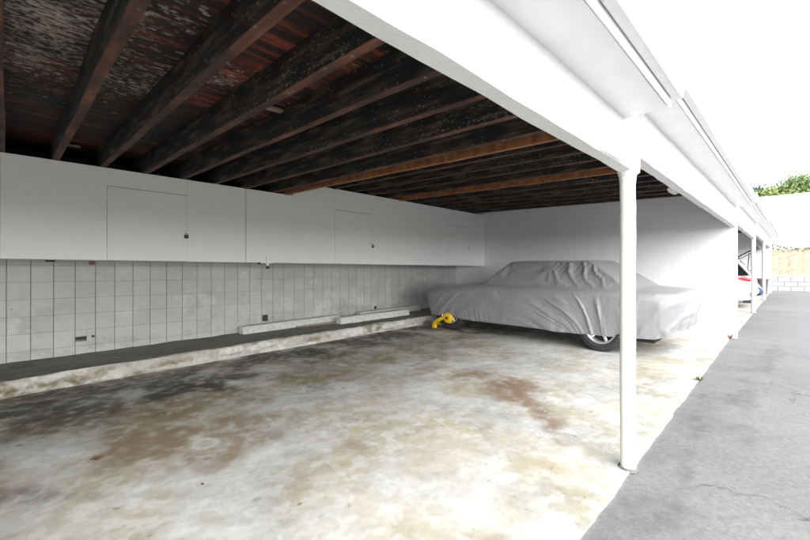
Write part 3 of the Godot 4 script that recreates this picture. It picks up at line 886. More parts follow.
func padlock(door: Node, y: float, z: float) -> void:
	var p := Bag.new()
	p.box(Vector3(5.845, y - 0.075, z - 0.024), Vector3(5.865, y - 0.03, z + 0.024), 0.005)
	var path := []
	for k in 9:
		var a := PI * k / 8.0
		path.append(Vector3(5.855, y - 0.03 + 0.026 * sin(a), z + 0.015 * cos(a)))
	p.tube(path, [0.0035], 8)
	obj("padlock", p, M.dark_metal, door)

func build_cabinets() -> void:
	var cab := func(z0: float, z1: float, label: String) -> Node3D:
		var t := thing("storage_cabinet", Vector3(6.35, 1.48, (z0 + z1) * 0.5), label, "cabinet", "overhead storage cabinets on the back wall")
		var b := Bag.new()
		b.box(Vector3(5.8885, 1.484, z0 + 0.002), Vector3(6.828, 1.502, z1 - 0.002), 0.001)
		obj("bottom_panel", b, M.cabinet, t)
		for z in [z0 + 0.001, z1 - 0.019]:
			var e := Bag.new()
			e.box(Vector3(5.8885, 1.5025, z), Vector3(6.828, 2.56, z + 0.018), 0.001)
			obj("side_panel", e, M.cabinet, t)
		var k := Bag.new()
		k.box(Vector3(5.8885, 2.562, z0 + 0.002), Vector3(6.828, 2.58, z1 - 0.002), 0.001)
		obj("top_panel", k, M.cabinet, t)
		return t
	var door := func(t: Node3D, z0: float, z1: float, top: float) -> MeshInstance3D:
		var d := panel(t, "door", z0 + 0.004, z1 - 0.0015, 1.481, top - 0.006, 5.8705)
		hinge(d, 1.60, z0 + 0.002); hinge(d, top - 0.13, z0 + 0.002)
		return d
	var a: Node3D = cab.call(-9.25, 2.521, "white overhead storage cabinet with padlocked door above the empty bay")
	panel(a, "front_panel", -9.25, -2.453, 1.479, 2.588)
	panel(a, "front_panel", -2.4515, -0.052, 1.48, 2.588)
	panel(a, "front_panel", -0.0505, 0.843, 1.479, 2.587)
	panel(a, "front_panel", 0.8435, 1.7195, 2.3765, 2.587)
	panel(a, "front_panel", 1.7200, 2.521, 1.479, 2.588)
	var d1: MeshInstance3D = door.call(a, 0.843, 1.72, 2.376)
	var h := Bag.new()
	h.box(Vector3(5.862, 1.845, 1.625), Vector3(5.8695, 1.885, 1.735), 0.002)
	h.box(Vector3(5.851, 1.858, 1.70), Vector3(5.8618, 1.872, 1.712), 0.002)
	obj("hasp", h, M.plastic_white, d1)
	padlock(d1, 1.865, 1.706)
	var b: Node3D = cab.call(2.529, 8.895, "long white overhead storage cabinet with two doors reaching the partition wall")
	panel(b, "front_panel", 2.529, 3.298, 1.481, 2.588)
	panel(b, "front_panel", 3.2985, 4.133, 1.480, 2.822)
	panel(b, "front_panel", 4.1335, 4.9995, 2.4525, 2.822)
	panel(b, "front_panel", 5.0, 7.357, 1.480, 2.822)
	panel(b, "front_panel", 7.3575, 8.2395, 2.4525, 2.822)
	panel(b, "front_panel", 8.24, 8.893, 1.480, 2.822)
	var d2: MeshInstance3D = door.call(b, 4.133, 5.0, 2.452)
	var h2 := Bag.new()
	h2.box(Vector3(5.862, 1.862, 4.94), Vector3(5.8695, 1.89, 5.03), 0.002)
	obj("hasp", h2, M.steel, d2)
	padlock(d2, 1.875, 5.01)
	var d3: MeshInstance3D = door.call(b, 7.357, 8.24, 2.452)
	var kn := Bag.new()
	kn.lathe([Vector2(0.02, 0), Vector2(0.012, 0.012), Vector2(0.024, 0.026), Vector2(0.02, 0.04), Vector2(0.0, 0.044)], Vector3(5.87, 1.93, 8.19), Vector3(-1, 0, 0), 18)
	obj("knob", kn, M.plastic_white, d3)
	# cross-shaped turn latch under the second cabinet
	var l := Bag.new()
	l.box(Vector3(5.852, 1.472, 2.75), Vector3(5.8685, 1.508, 2.955), 0.003)
	obj("latch_bar", l, M.plastic_white, b)
	var l2 := Bag.new()
	l2.box(Vector3(5.840, 1.43, 2.835), Vector3(5.8515, 1.58, 2.877), 0.003)
	obj("latch_arm", l2, M.plastic_white, b)
	var l3 := Bag.new()
	l3.box(Vector3(5.838, 1.385, 2.83), Vector3(5.856, 1.4295, 2.882), 0.004)
	obj("latch_catch", l3, M.dark_metal, b)
	var l4 := Bag.new()
	l4.box(Vector3(5.875, 1.455, 2.715), Vector3(5.892, 1.4835, 2.752), 0.003)
	obj("screw_block", l4, M.dark_metal, b)
	# scraps under the first cabinet
	var w1 := Bag.new()
	w1.box(Vector3(6.81, 1.435, 0.785), Vector3(6.829, 1.4835, 0.842), 0.004)
	obj("wood_scrap", w1, M.rust, a)
	var w2 := Bag.new()
	w2.box(Vector3(6.5, 1.462, 0.33), Vector3(6.56, 1.4835, 0.42), 0.004)
	obj("wood_scrap", w2, M.void, a)

# ---------------------------------------------------------------- kerb, wheel stops
func build_kerb_and_stops() -> void:
	var s := Sheet.new(Vector2(-3.3, 0.0), Vector2(9.0, 1.4), 110.0)   # v: 0 to 0.3 the front, beyond it the top
	var a := noise(311, 1.2, 5); var g := noise(312, 10.0, 4); var rag := noise(313, 3.0, 5)
	for y in s.h:
		for x in s.w:
			var z := x / s.ppm + s.lo.x; var v := y / s.ppm
			var k := 0.38 + 0.10 * a.get_noise_2d(z, v * 4.0) + 0.10 * g.get_noise_2d(z, v) + 0.04 * (rng.randf() - 0.5)
			var col := Color(k * 1.0, k * 0.97, k * 0.88)
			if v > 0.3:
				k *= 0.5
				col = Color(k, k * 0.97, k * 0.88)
			var i := y * s.w + x
			s.r[i] = col.r; s.g[i] = col.g; s.b[i] = col.b
	for k in 90:
		s.stain(Vector2(rng.randf_range(-1.5, 8.5), rng.randf_range(0.02, 0.28)), rng.randf_range(0.03, 0.4), rng.randf_range(0.015, 0.06), 0.0, [Color(0.14, 0.10, 0.05), Color(0.10, 0.085, 0.06), Color(0.55, 0.54, 0.5), Color(0.34, 0.28, 0.17)][k % 4], rng.randf_range(0.35, 0.85), rag, 0.8, 0.6)
	for q in [[2.6, 0.1, 0.5, 0.05], [4.5, 0.12, 0.3, 0.06], [5.6, 0.1, 0.5, 0.05], [3.4, 0.2, 0.3, 0.04]]:
		s.stain(Vector2(q[0], q[1]), q[2], q[3], 0.0, Color(0.62, 0.62, 0.6), 0.7, rag, 0.8, 0.5)
	for q in [[-0.2, 0.1, 0.3, 0.08], [0.9, 0.08, 0.16, 0.05], [0.3, 0.14, 0.3, 0.06], [5.05, 0.1, 0.09, 0.14], [4.85, 0.1, 0.1, 0.12]]:
		s.stain(Vector2(q[0], q[1]), q[2], q[3], 0.0, Color(0.12, 0.085, 0.035), 0.8, rag, 0.8, 0.6)
	for k in 70:
		s.stain(Vector2(rng.randf_range(-1.5, 8.5), rng.randf_range(0.35, 1.35)), rng.randf_range(0.05, 0.5), rng.randf_range(0.03, 0.2), 0.0, [Color(0.09, 0.08, 0.065), Color(0.26, 0.24, 0.2), Color(0.15, 0.12, 0.07)][k % 3], rng.randf_range(0.25, 0.6), rag, 0.8, 0.8)
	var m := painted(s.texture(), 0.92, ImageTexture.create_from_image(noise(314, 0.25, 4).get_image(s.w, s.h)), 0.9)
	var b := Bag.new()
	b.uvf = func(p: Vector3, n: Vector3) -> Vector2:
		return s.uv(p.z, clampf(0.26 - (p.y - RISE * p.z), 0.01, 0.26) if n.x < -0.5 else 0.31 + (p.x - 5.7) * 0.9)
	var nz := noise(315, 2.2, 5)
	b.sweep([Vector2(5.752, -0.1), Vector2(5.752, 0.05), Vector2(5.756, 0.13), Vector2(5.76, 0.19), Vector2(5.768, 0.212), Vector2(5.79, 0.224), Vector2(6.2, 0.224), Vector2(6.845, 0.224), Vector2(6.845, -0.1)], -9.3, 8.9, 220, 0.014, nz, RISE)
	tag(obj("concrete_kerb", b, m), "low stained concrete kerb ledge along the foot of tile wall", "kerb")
	# loose wheel stops lying on the ledge
	var stop := func(x: float, z0: float, z1: float, turn: float, tilt: float, label: String) -> void:
		var zm := (z0 + z1) * 0.5
		var base := 0.226 + RISE * zm
		var t := thing("wheel_stop", Vector3(x, base, zm), label, "wheel stop", "loose wheel stops on the kerb ledge")
		t.rotation = Vector3(-atan(RISE) + tilt, turn, 0)
		var q := Bag.new()
		var l := z1 - z0
		var jn := noise(int(z0 * 100), 3.0, 4)
		q.sweep([Vector2(-0.085, 0.0), Vector2(-0.082, 0.055), Vector2(-0.055, 0.118), Vector2(-0.045, 0.124), Vector2(0.045, 0.124), Vector2(0.055, 0.118), Vector2(0.082, 0.055), Vector2(0.085, 0.0)], -l * 0.5, l * 0.5, 30, 0.009, jn)
		part("block", q, M.stop, t)
		for zz in [-l * 0.3, l * 0.3]:
			var e := Bag.new()
			e.lathe([Vector2(0.012, 0), Vector2(0.012, 0.006), Vector2(0, 0.007)], Vector3(0, 0.124, zz), Vector3.UP, 10)
			part("spike_head", e, M.dark_metal, t)
	stop.call(6.66, 2.78, 4.78, 0.012, 0.0, "weathered concrete wheel stop lying against tile wall below the socket box")
	stop.call(6.27, 4.52, 6.35, -0.03, 0.0, "pale concrete wheel stop lying at the front of the kerb ledge")
	stop.call(6.68, 5.3, 7.2, 0.01, 0.0, "concrete wheel stop half hidden behind the paler one")
	var w := Bag.new()
	w.box(Vector3(-0.03, 0, -0.4), Vector3(0.03, 0.02, 0.4), 0.003)
	var o := thing("wood_batten", Vector3(6.48, 0.228 + RISE * 4.15, 4.15), "thin brown wood batten lying beside the wheel stop", "wood")
	o.rotation = Vector3(-atan(RISE), -0.12, 0)
	part("stick", w, M.scrap, o)

# ---------------------------------------------------------------- cars
# rounded plan outline of a car body, evenly spaced points
func plan_outline(a: float, b: float, power: float, count: int) -> PackedVector2Array:
	var dense := PackedVector2Array()
	for i in 4000:
		var t := TAU * i / 4000.0
		dense.append(Vector2(a * signf(cos(t)) * pow(absf(cos(t)), 2.0 / power), b * signf(sin(t)) * pow(absf(sin(t)), 2.0 / power)))
	var total := 0.0
	for i in 4000: total += dense[i].distance_to(dense[(i + 1) % 4000])
	var out := PackedVector2Array()
	var step := total / count; var run := 0.0
	for i in 4000:
		if out.size() < count and run >= step * out.size() - 1e-6: out.append(dense[i])
		run += dense[i].distance_to(dense[(i + 1) % 4000])
	while out.size() < count: out.append(dense[3999])
	return out

func smin(a: float, b: float, k: float) -> float:
	var h := clampf(0.5 + 0.5 * (b - a) / k, 0.0, 1.0)
	return lerpf(b, a, h) - k * h * (1.0 - h)

func smax0(v: float, k: float) -> float:
	return -smin(-v, 0.0, k)

func grid_normals(pts: Array, wrap := true) -> Array:
	var rows := pts.size(); var cols: int = pts[0].size()
	var out := []
	for i in rows:
		var r := PackedVector3Array()
		for j in cols:
			var u: Vector3 = pts[i][(j + 1) % cols] - pts[i][(j - 1 + cols) % cols]
			var v: Vector3 = pts[mini(i + 1, rows - 1)][j] - pts[maxi(i - 1, 0)][j]
			var n := v.cross(u)
			r.append(n.normalized() if n.length() > 1e-12 else Vector3.UP)
		out.append(r)
	return out

# height of the cloth's shoulder line along the car, nose at +x
func shoulder(x: float) -> float:
	var e := 0.93
	if x > 0.6: e = lerpf(0.93, 0.785, pow((x - 0.6) / 1.77, 1.3))
	elif x < -1.5: e = lerpf(0.93, 0.885, pow((-1.5 - x) / 0.87, 1.2))
	return e

func cabin(x: float, z: float) -> float:
	var side := (0.80 - absf(z)) / 0.20
	var front := (0.80 - x) / 0.50
	var back := (x + 1.72) / 0.66
	var k := smin(smin(front, back, 0.1), smin(side, 1.0, 0.10), 0.10)
	return 0.405 * smax0(k, 0.05) - 0.005

func build_covered_car() -> void:
	var up := Vector3(-0.01, 1.0, -RISE).normalized()
	var bx := Vector3(1, 0.01, 0).normalized()
	var frame := Basis(bx, up, bx.cross(up))
	var c := Vector3(3.39, floor_y(3.39, 7.06), 7.06)
	# the car itself: wheels, sills and a body hidden by the cloth
	var car := thing("parked_car", c, "old car parked nose to wall, its wheels showing below the cover", "car")
	car.basis = frame
	var a := 2.12; var hw := 0.86
	var plan := plan_outline(a, hw, 5.0, 120)
	var rows := []
	for q in [[-0.10, 0.22], [-0.03, 0.24], [-0.01, 0.34], [-0.005, 0.5], [-0.02, 0.66], [-0.06, 0.74]]:
		var r := PackedVector3Array()
		for p in plan:
			var f: float = 1.0 + q[0]
			r.append(Vector3(p.x * f, q[1], p.y * f))
		rows.append(r)
	for f in [0.86, 0.5, 0.0]:
		var r := PackedVector3Array()
		for p in plan: r.append(Vector3(p.x * f, 0.75, p.y * f))
		rows.append(r)
	var b := Bag.new()
	b.grid(rows, grid_normals(rows), true)
	part("body", b, M.car_grey, car)
	var ub := Bag.new()
	ub.box(Vector3(-2.0, 0.19, -0.72), Vector3(2.0, 0.26, 0.72), 0.03)
	part("underbody", ub, M.underside, car)
	for wx in [-1.31, 1.56]:
		for side in [-1.0, 1.0]:
			wheel(car, Vector3(wx, 0.335, side * (0.755 if wx < 0.0 else 0.70)), side, 0.335)
	# the cloth
	var cover := thing("car_cover", c, "crumpled silver grey cloth cover draped over the parked car", "car cover")
	cover.basis = frame
	var cols := 720
	var out := plan_outline(2.33, 0.93, 5.5, cols)
	var nrm2 := PackedVector2Array()
	for j in cols:
		var t := out[(j + 2) % cols] - out[(j - 2 + cols) % cols]
		nrm2.append(Vector2(t.y, -t.x).normalized())
	var n1 := noise(401, 1.0, 2); var n2 := noise(402, 1.0, 3); var n3 := noise(403, 1.0, 2)
	var pts := []
	var kinds := []
	var K := 34
	for k in K + 1:
		var t := float(k) / K
		var r := PackedVector3Array()
		for j in cols:
			var p := out[j]
			var e := shoulder(p.x) - 0.045
			var hem := 0.25 + 0.03 * n1.get_noise_1d(j * 0.02) + 0.02 * sin(p.x * 2.0 + 0.6)
			if p.x < -1.9: hem += 0.10 * smoothstep(-1.9, -2.3, p.x)
			if p.x > 1.9: hem += 0.05 * smoothstep(1.9, 2.3, p.x)
			# the hem rises over the front wheel
			hem += 0.05 * exp(-pow((p.x - 1.56) / 0.35, 2.0)) + 0.03 * exp(-pow((p.x + 1.31) / 0.4, 2.0))
			var y := lerpf(hem, e, t)
			var bulge := -0.055 * pow(1.0 - t, 2.0) + 0.012 * sin(t * PI) - 0.02 * smoothstep(0.9, 1.0, t)
			r.append(Vector3(p.x + nrm2[j].x * bulge, y, p.y + nrm2[j].y * bulge))
		pts.append(r); kinds.append(t)
	var R := 46
	for k in range(1, R + 1):
		var f := pow(float(k) / R, 1.15)
		var r := PackedVector3Array()
		for j in cols:
			var p := out[j] - nrm2[j] * 0.02
			var spine := Vector2(clampf(p.x, -1.5, 1.5), 0.0)
			var q := p.lerp(spine, f)
			var inset := p.distance_to(q)
			var y := shoulder(q.x) - 0.045 * exp(-inset / 0.03) + 0.03 * (1.0 - pow(q.y / 0.93, 2.0)) + cabin(q.x, q.y)
			r.append(Vector3(q.x, y, q.y))
		pts.append(r); kinds.append(2.0 + f)
	var nr := grid_normals(pts)
	# the cloth hangs in long slanting folds whose lean changes along the car, gathered at hem and ends
	for i in pts.size():
		var t: float = kinds[i]
		for j in cols:
			var p: Vector3 = pts[i][j]
			var d := 0.0
			var flank := 1.0 - absf(nr[i][j].y)
			if t <= 1.0:
				var drop := maxf(0.0, shoulder(p.x) - p.y)
				var lean := 0.85 * smoothstep(0.45, 1.1, p.x) - 1.5 * smoothstep(0.55, -0.1, p.x) * smoothstep(-1.5, -0.7, p.x) + 0.6 * smoothstep(-1.5, -1.9, p.x)
				var q := p.x - lean * drop * (1.0 + 0.35 * drop)
				var side_ := signf(p.z) * 3.0
				var wob := n1.get_noise_2d(q * 1.1, p.y * 0.5 + side_)
				var gate := clampf(0.68 + 1.1 * n2.get_noise_2d(q * 1.3 + 11.0, p.y * 1.1 + side_), 0.0, 1.0)
				d += 0.027 * (exp(-3.2 * (1.0 - sin(q * 13.0 + wob * 5.0))) - 0.3) * gate * smoothstep(0.0, 0.28, drop)
				d += 0.013 * (exp(-2.6 * (1.0 - sin(q * 30.0 + wob * 9.0 + 1.0))) - 0.3) * (1.15 - gate) * smoothstep(0.02, 0.2, drop)
				d += 0.002 * (1.0 - 3.0 * absf(n2.get_noise_3d(q * 7.0, p.y * 3.0, p.z * 5.0)))
				d += 0.016 * n1.get_noise_3d(p.x * 1.3, p.y * 0.9, p.z * 1.3)
				d *= smoothstep(1.02, 0.86, t) * 0.92 + 0.08
				var low := pow(1.0 - t, 3.0)
				var ends := smoothstep(1.85, 2.25, absf(p.x))
				d += (0.004 + 0.014 * ends) * low * sin(j * 0.36 + 4.0 * n3.get_noise_1d(j * 0.05))
				d += 0.020 * ends * (exp(-2.0 * (1.0 - sin(j * 0.2 + p.y * 3.0 + 5.0 * n3.get_noise_2d(j * 0.03, p.y)))) - 0.3) * (1.0 - t * 0.5)
			else:
				var s := smoothstep(0.12, 0.6, flank)
				var high := smoothstep(0.98, 1.22, p.y)
				var slant := p.x * 21.0 + (p.y - 1.0) * 16.0 * signf(p.x + 0.45) + 7.0 * n1.get_noise_2d(p.x * 1.3, p.y * 1.5 + signf(p.z) * 7.0)
				d += 0.034 * s * (exp(-2.8 * (1.0 - sin(slant))) - 0.35) * (0.35 + 0.65 * high) * (0.95 + 0.3 * n1.get_noise_1d(p.x * 1.7))
				d += 0.0025 * s * (1.0 - 3.0 * absf(n2.get_noise_3d(p.x * 8.0 + p.y * 5.0, p.y * 4.0, p.z * 5.0)))
				d += 0.010 * s * n1.get_noise_3d(p.x * 3.0, p.y * 3.0, p.z * 3.0)
				d += 0.006 * s * sin(p.x * 52.0 + (p.y - 1.0) * 30.0 + 6.0 * n1.get_noise_2d(p.x * 2.0, p.y * 2.0)) * smoothstep(1.05, 1.28, p.y)
				d += 0.004 * n3.get_noise_3d(p.x * 2.0, p.y * 2.0, p.z * 2.0)
			pts[i][j] = p + nr[i][j] * d
	nr = grid_normals(pts)
	var cb := Bag.new()
	cb.grid(pts, nr, true)
	part("cloth", cb, M.bag, cover)
	# rolled hem and a seam sewn down the flank
	var hb := Bag.new()
	var hp := []
	for j in range(0, cols + 3, 3): hp.append(pts[0][j % cols])
	hb.tube(hp, [0.006], 6, false)
	part("hem", hb, M.bag, cover)
	for sx in [0.10, -1.15]:
		var path := []
		for i in range(1, K):
			var best := 0; var bd := 9.0
			for j in cols:
				var q: Vector3 = pts[i][j]
				if q.z < 0.0 and absf(q.x - sx) < bd:
					bd = absf(q.x - sx); best = j
			path.append(pts[i][best] + nr[i][best] * 0.0005)
		var sb := Bag.new()
		sb.tube(path, [0.0028], 6)
		part("seam", sb, M.bag, cover)
	var gr := Bag.new()
	var gpos: Vector3 = pts[3][0]
	for j in cols:
		if pts[3][j].z < 0.0 and absf(pts[3][j].x + 0.38) < 0.006: gpos = pts[3][j]
	gr.lathe([Vector2(0.014, -0.004), Vector2(0.014, 0.004), Vector2(0.005, 0.005)], gpos, Vector3(0, 0, -1), 14)
	part("eyelet", gr, M.plastic_white, cover)
	# yellow clamp locked on the front wheel
	var cl := thing("wheel_clamp", c + frame * Vector3(1.56, 0.0, -0.825), "yellow wheel clamp locked on the front wheel of covered car", "wheel clamp")
	cl.basis = frame
	var disc := Bag.new()
	disc.lathe([Vector2(0.0, 0.058), Vector2(0.06, 0.056), Vector2(0.1, 0.042), Vector2(0.115, 0.012), Vector2(0.108, -0.004), Vector2(0.0, -0.004)], Vector3(0.0, 0.24, -0.012), Vector3(0, 0, -1), 28)
	part("cover_plate", disc, M.yellow, cl)
	var arm := Bag.new()
	arm.tube([Vector3(0.02, 0.26, -0.05), Vector3(0.14, 0.22, -0.055), Vector3(0.27, 0.15, -0.05), Vector3(0.36, 0.10, -0.03)], [0.036, 0.038, 0.037, 0.034], 12)
	part("arm", arm, M.yellow, cl)
	var jaw := Bag.new()
	jaw.tube([Vector3(0.35, 0.10, -0.03), Vector3(0.40, 0.075, 0.03), Vector3(0.40, 0.06, 0.2), Vector3(0.36, 0.055, 0.26)], [0.034, 0.033, 0.03, 0.026], 12)
	jaw.box(Vector3(0.31, 0.0, -0.06), Vector3(0.40, 0.07, 0.0), 0.01)
	part("jaw", jaw, M.yellow, cl)
	var lk := Bag.new()
	lk.lathe([Vector2(0.028, 0), Vector2(0.028, 0.02), Vector2(0.02, 0.028), Vector2(0, 0.03)], Vector3(0.0, 0.24, -0.068), Vector3(0, 0, -1), 18)
	part("lock_barrel", lk, M.dark_metal, cl)

func wheel(car: Node3D, at: Vector3, side: float, r: float) -> void:
	var out := Vector3(0, 0, side)
	var t := Bag.new()
	t.lathe([Vector2(r * 0.60, -0.10), Vector2(r * 0.78, -0.112), Vector2(r * 0.93, -0.10), Vector2(r * 0.995, -0.08), Vector2(r, -0.05), Vector2(r, 0.05), Vector2(r * 0.995, 0.08), Vector2(r * 0.93, 0.10), Vector2(r * 0.78, 0.112), Vector2(r * 0.62, 0.10), Vector2(r * 0.60, 0.09), Vector2(r * 0.60, -0.10)], at, out, 48)
	var tyre := part("wheel", t, M.rubber, car)
	var rim := Bag.new()
	rim.lathe([Vector2(r * 0.60, 0.104), Vector2(r * 0.64, 0.106), Vector2(r * 0.62, 0.098), Vector2(r * 0.57, 0.085), Vector2(r * 0.545, 0.02), Vector2(r * 0.545, -0.06)], at, out, 40)
	for k in 5:
		var a := TAU * k / 5.0 + 0.55
		var dir := Vector3(cos(a), sin(a), 0)
		var perp := Vector3(-sin(a), cos(a), 0)
		var bas := Basis(dir, perp, dir.cross(perp))
		rim.box(Vector3(r * 0.1, -0.022, 0.055 * side - 0.012), Vector3(r * 0.57, 0.022, 0.055 * side + 0.014), 0.008, bas, at)
	rim.lathe([Vector2(0.058, 0.02), Vector2(0.055, 0.078), Vector2(0.03, 0.088), Vector2(0.0, 0.09)], at, out, 24)
	part("rim", rim, M.chrome, tyre)
	var drum := Bag.new()
	drum.lathe([Vector2(r * 0.54, 0.0), Vector2(r * 0.5, 0.008), Vector2(0, 0.01)], at, out, 28)
	part("brake_drum", drum, M.underside, tyre)

# ---------------------------------------------------------------- far end
func build_far_end() -> void:
	# white hatchback with its tailgate up
	var c := Vector3(2.88, floor_y(2.88, 14.9), 14.9)
	var car := thing("parked_car", c, "white car with open tailgate parked in the farthest bay", "car")
	car.basis = Basis(Vector3(1, 0.01, 0).normalized(), Vector3(-0.01, 1, -RISE).normalized(), Vector3(1, 0.01, 0).normalized().cross(Vector3(-0.01, 1, -RISE).normalized()))
	var plan := plan_outline(2.07, 0.87, 4.5, 140)
	var rows := []
	for q in [[-0.09, 0.22], [-0.03, 0.25], [-0.008, 0.4], [0.0, 0.58], [-0.012, 0.76], [-0.035, 0.88], [-0.07, 0.93]]:
		var r := PackedVector3Array()
		for p in plan:
			var f: float = 1.0 + q[0]
			r.append(Vector3(p.x * (1.0 + q[0] * 0.7), q[1] - 0.10 * smoothstep(0.8, 2.1, p.x) * smoothstep(0.4, 0.9, q[1]), p.y * f))
		rows.append(r)
	for f in [0.8, 0.4, 0.0]:
		var r := PackedVector3Array()
		for p in plan: r.append(Vector3(p.x * f * 0.95, 0.95 - 0.10 * smoothstep(0.8, 2.1, p.x * f), p.y * f * 0.93))
		rows.append(r)
	var b := Bag.new()
	b.grid(rows, grid_normals(rows), true)
	part("body", b, M.car_white, car)
	# dark glass house with white roof
	var hex := func(bot: Array, top: Array, y0: float, y1: float, w0: float, w1: float) -> Bag:
		var g := Bag.new()
		var B := [Vector3(bot[0], y0, -w0), Vector3(bot[1], y0, -w0), Vector3(bot[1], y0, w0), Vector3(bot[0], y0, w0)]
		var T := [Vector3(top[0], y1, -w1), Vector3(top[1], y1, -w1), Vector3(top[1], y1, w1), Vector3(top[0], y1, w1)]
		var mid := Vector3((bot[0] + bot[1]) * 0.5, (y0 + y1) * 0.5, 0)
		for k in 4:
			var l := (k + 1) % 4
			g.quad(B[k], B[l], T[l], T[k], (B[k] + T[l]) * 0.5 - mid)
		g.quad(T[0], T[1], T[2], T[3], Vector3.UP); g.quad(B[0], B[1], B[2], B[3], Vector3.DOWN)
		return g
	part("window_band", hex.call([-1.98, 1.0], [-1.66, 0.35], 0.93, 1.30, 0.79, 0.66), M.dark_glass, car)
	part("roof", hex.call([-1.68, 0.37], [-1.56, 0.2], 1.303, 1.36, 0.67, 0.58), M.car_white, car)
	for side in [-1.0, 1.0]:
		for seg in [[1.0, 0.35], [-0.35, -0.35], [-1.98, -1.68]]:
			var p := Bag.new()
			p.tube([Vector3(seg[0], 0.92, side * 0.795), Vector3(seg[1], 1.31, side * 0.665)], [0.03], 8)
			part("pillar", p, M.car_white, car)
		var tl := Bag.new()
		tl.tube([Vector3(-1.70, 0.84, side * 0.838), Vector3(-1.86, 0.82, side * 0.815), Vector3(-1.97, 0.79, side * 0.77)], [0.012, 0.05, 0.05], 10)
		part("tail_light", tl, M.tail_red, car)
		var mr := Bag.new()
		mr.box(Vector3(0.55, 0.98, side * 0.93 - 0.08), Vector3(0.66, 1.1, side * 0.93 + 0.08), 0.03)
		part("mirror", mr, M.car_white, car)
		for wx in [-1.25, 1.35]:
			wheel(car, Vector3(wx, 0.31, side * 0.755), side, 0.31)
	var bp := Bag.new()
	bp.box(Vector3(-2.08, 0.34, -0.68), Vector3(-1.97, 0.5, 0.68), 0.04)
	part("bumper", bp, M.car_white, car)
	var gate := Bag.new()
	var rot := Basis(Vector3(0, 0, 1), -0.56)
	gate.box(Vector3(-0.62, -0.02, -0.62), Vector3(0.0, 0.02, -0.55), 0.01, rot, Vector3(-1.60, 1.36, 0))
	gate.box(Vector3(-0.62, -0.02, 0.55), Vector3(0.0, 0.02, 0.62), 0.01, rot, Vector3(-1.60, 1.36, 0))
	gate.box(Vector3(-0.09, -0.02, -0.549), Vector3(0.0, 0.02, 0.549), 0.01, rot, Vector3(-1.60, 1.36, 0))
	gate.box(Vector3(-0.62, -0.02, -0.549), Vector3(-0.5, 0.02, 0.549), 0.01, rot, Vector3(-1.60, 1.36, 0))
	var tg := part("tailgate", gate, M.plastic_dark, car)
	var gl := Bag.new()
	gl.box(Vector3(-0.499, -0.008, -0.548), Vector3(-0.091, 0.008, 0.548), 0.002, rot, Vector3(-1.60, 1.36, 0))
	part("rear_window", gl, M.dark_glass, tg)
	for side in [-1.0, 1.0]:
		var st := Bag.new()
		st.tube([Vector3(-1.9, 0.95, side * 0.6), Vector3(-1.93, 1.53, side * 0.56)], [0.012], 8)
		part("strut", st, M.dark_metal, car)
	person_by_car()
	# bin by the last post
	var bin := thing("waste_bin", Vector3(1.02, floor_y(1.02, 20.4), 20.4), "small dark blue bin standing past the last post", "bin")
	var bb := Bag.new()
	bb.lathe([Vector2(0.0, 0.0), Vector2(0.19, 0.0), Vector2(0.2, 0.02), Vector2(0.235, 0.52), Vector2(0.25, 0.53), Vector2(0.25, 0.55), Vector2(0.22, 0.55), Vector2(0.19, 0.05), Vector2(0, 0.05)], Vector3.ZERO, Vector3.UP, 28)
	part("tub", bb, mat(Color(0.06, 0.065, 0.085), 0.5), bin)
	var bl := Bag.new()
	bl.lathe([Vector2(0.255, 0.551), Vector2(0.255, 0.58), Vector2(0.2, 0.61), Vector2(0.0, 0.62)], Vector3.ZERO, Vector3.UP, 28)
	part("lid", bl, mat(Color(0.13, 0.05, 0.055), 0.5), bin)
	# block wall with a board fence on it
	var fz := 23.4
	var gy := RISE * fz - 0.02
	var wt := thing("block_wall", Vector3(-1.0, gy, fz), "low white painted block wall across the end of the driveway", "wall")
	var core := Bag.new()
	core.box(Vector3(-9.6, gy - 0.1, fz + 0.012), Vector3(8.0, gy + 0.598, fz + 0.19))
	obj("mortar_core", core, textured(mottled(501, 0.03, Color(0.22, 0.22, 0.22), Color(0.3, 0.3, 0.3), 3, 128), 0.9, 0.7), wt)
	M.block_paint = textured(mottled(502, 0.03, Color(0.42, 0.42, 0.42), Color(0.5, 0.5, 0.5), 4, 128), 0.85, 1.3)
	var block := Bag.new()
	block.box(Vector3(-0.191, 0.0, 0.0), Vector3(0.191, 0.184, 0.02), 0.005)
	var bm := block.mesh()
	for row in 3:
		for k in 42:
			var o := MeshInstance3D.new()
			o.name = "block"
			o.mesh = bm
			o.material_override = M.block_paint
			o.position = Vector3(-8.2 + 0.4 * k + (0.2 if row % 2 else 0.0), 0.003 + 0.2 * row, 0.0)
			wt.add_child(o, true)
	var cap := Bag.new()
	cap.box(Vector3(-9.6, gy + 0.6, fz - 0.012), Vector3(8.0, gy + 0.64, fz + 0.2), 0.008)
	obj("cap", cap, M.smooth_white, wt)
	var ft := thing("board_fence", Vector3(-1.0, gy + 0.64, fz + 0.09), "weathered tan board fence standing on the low block wall", "fence")
	var woods := []
	for k in 4:
		var base: Color = Color(0.47, 0.385, 0.28) * [1.0, 0.88, 1.12, 0.95][k]
		woods.append(textured(mottled(510 + k, 0.02, base * 0.85, base * 1.2, 5, 128, 1.6), 0.85, 0.6))
	var bmesh := []
	for k in 3:
		var q := Bag.new()
		q.box(Vector3(-0.0695, 0, -0.01), Vector3(0.0695, [1.12, 1.10, 1.13][k], 0.009), 0.003)
		bmesh.append(q.mesh())
	for k in 118:
		var o := MeshInstance3D.new()
		o.name = "board"
		o.mesh = bmesh[rng.randi() % 3]
		o.material_override = woods[rng.randi() % 4]
		o.position = Vector3(-8.3 + 0.1425 * k, 0.004, -0.03 + rng.randf_range(-0.004, 0.004))
		o.rotation.z = rng.randf_range(-0.006, 0.006)
		ft.add_child(o, true)
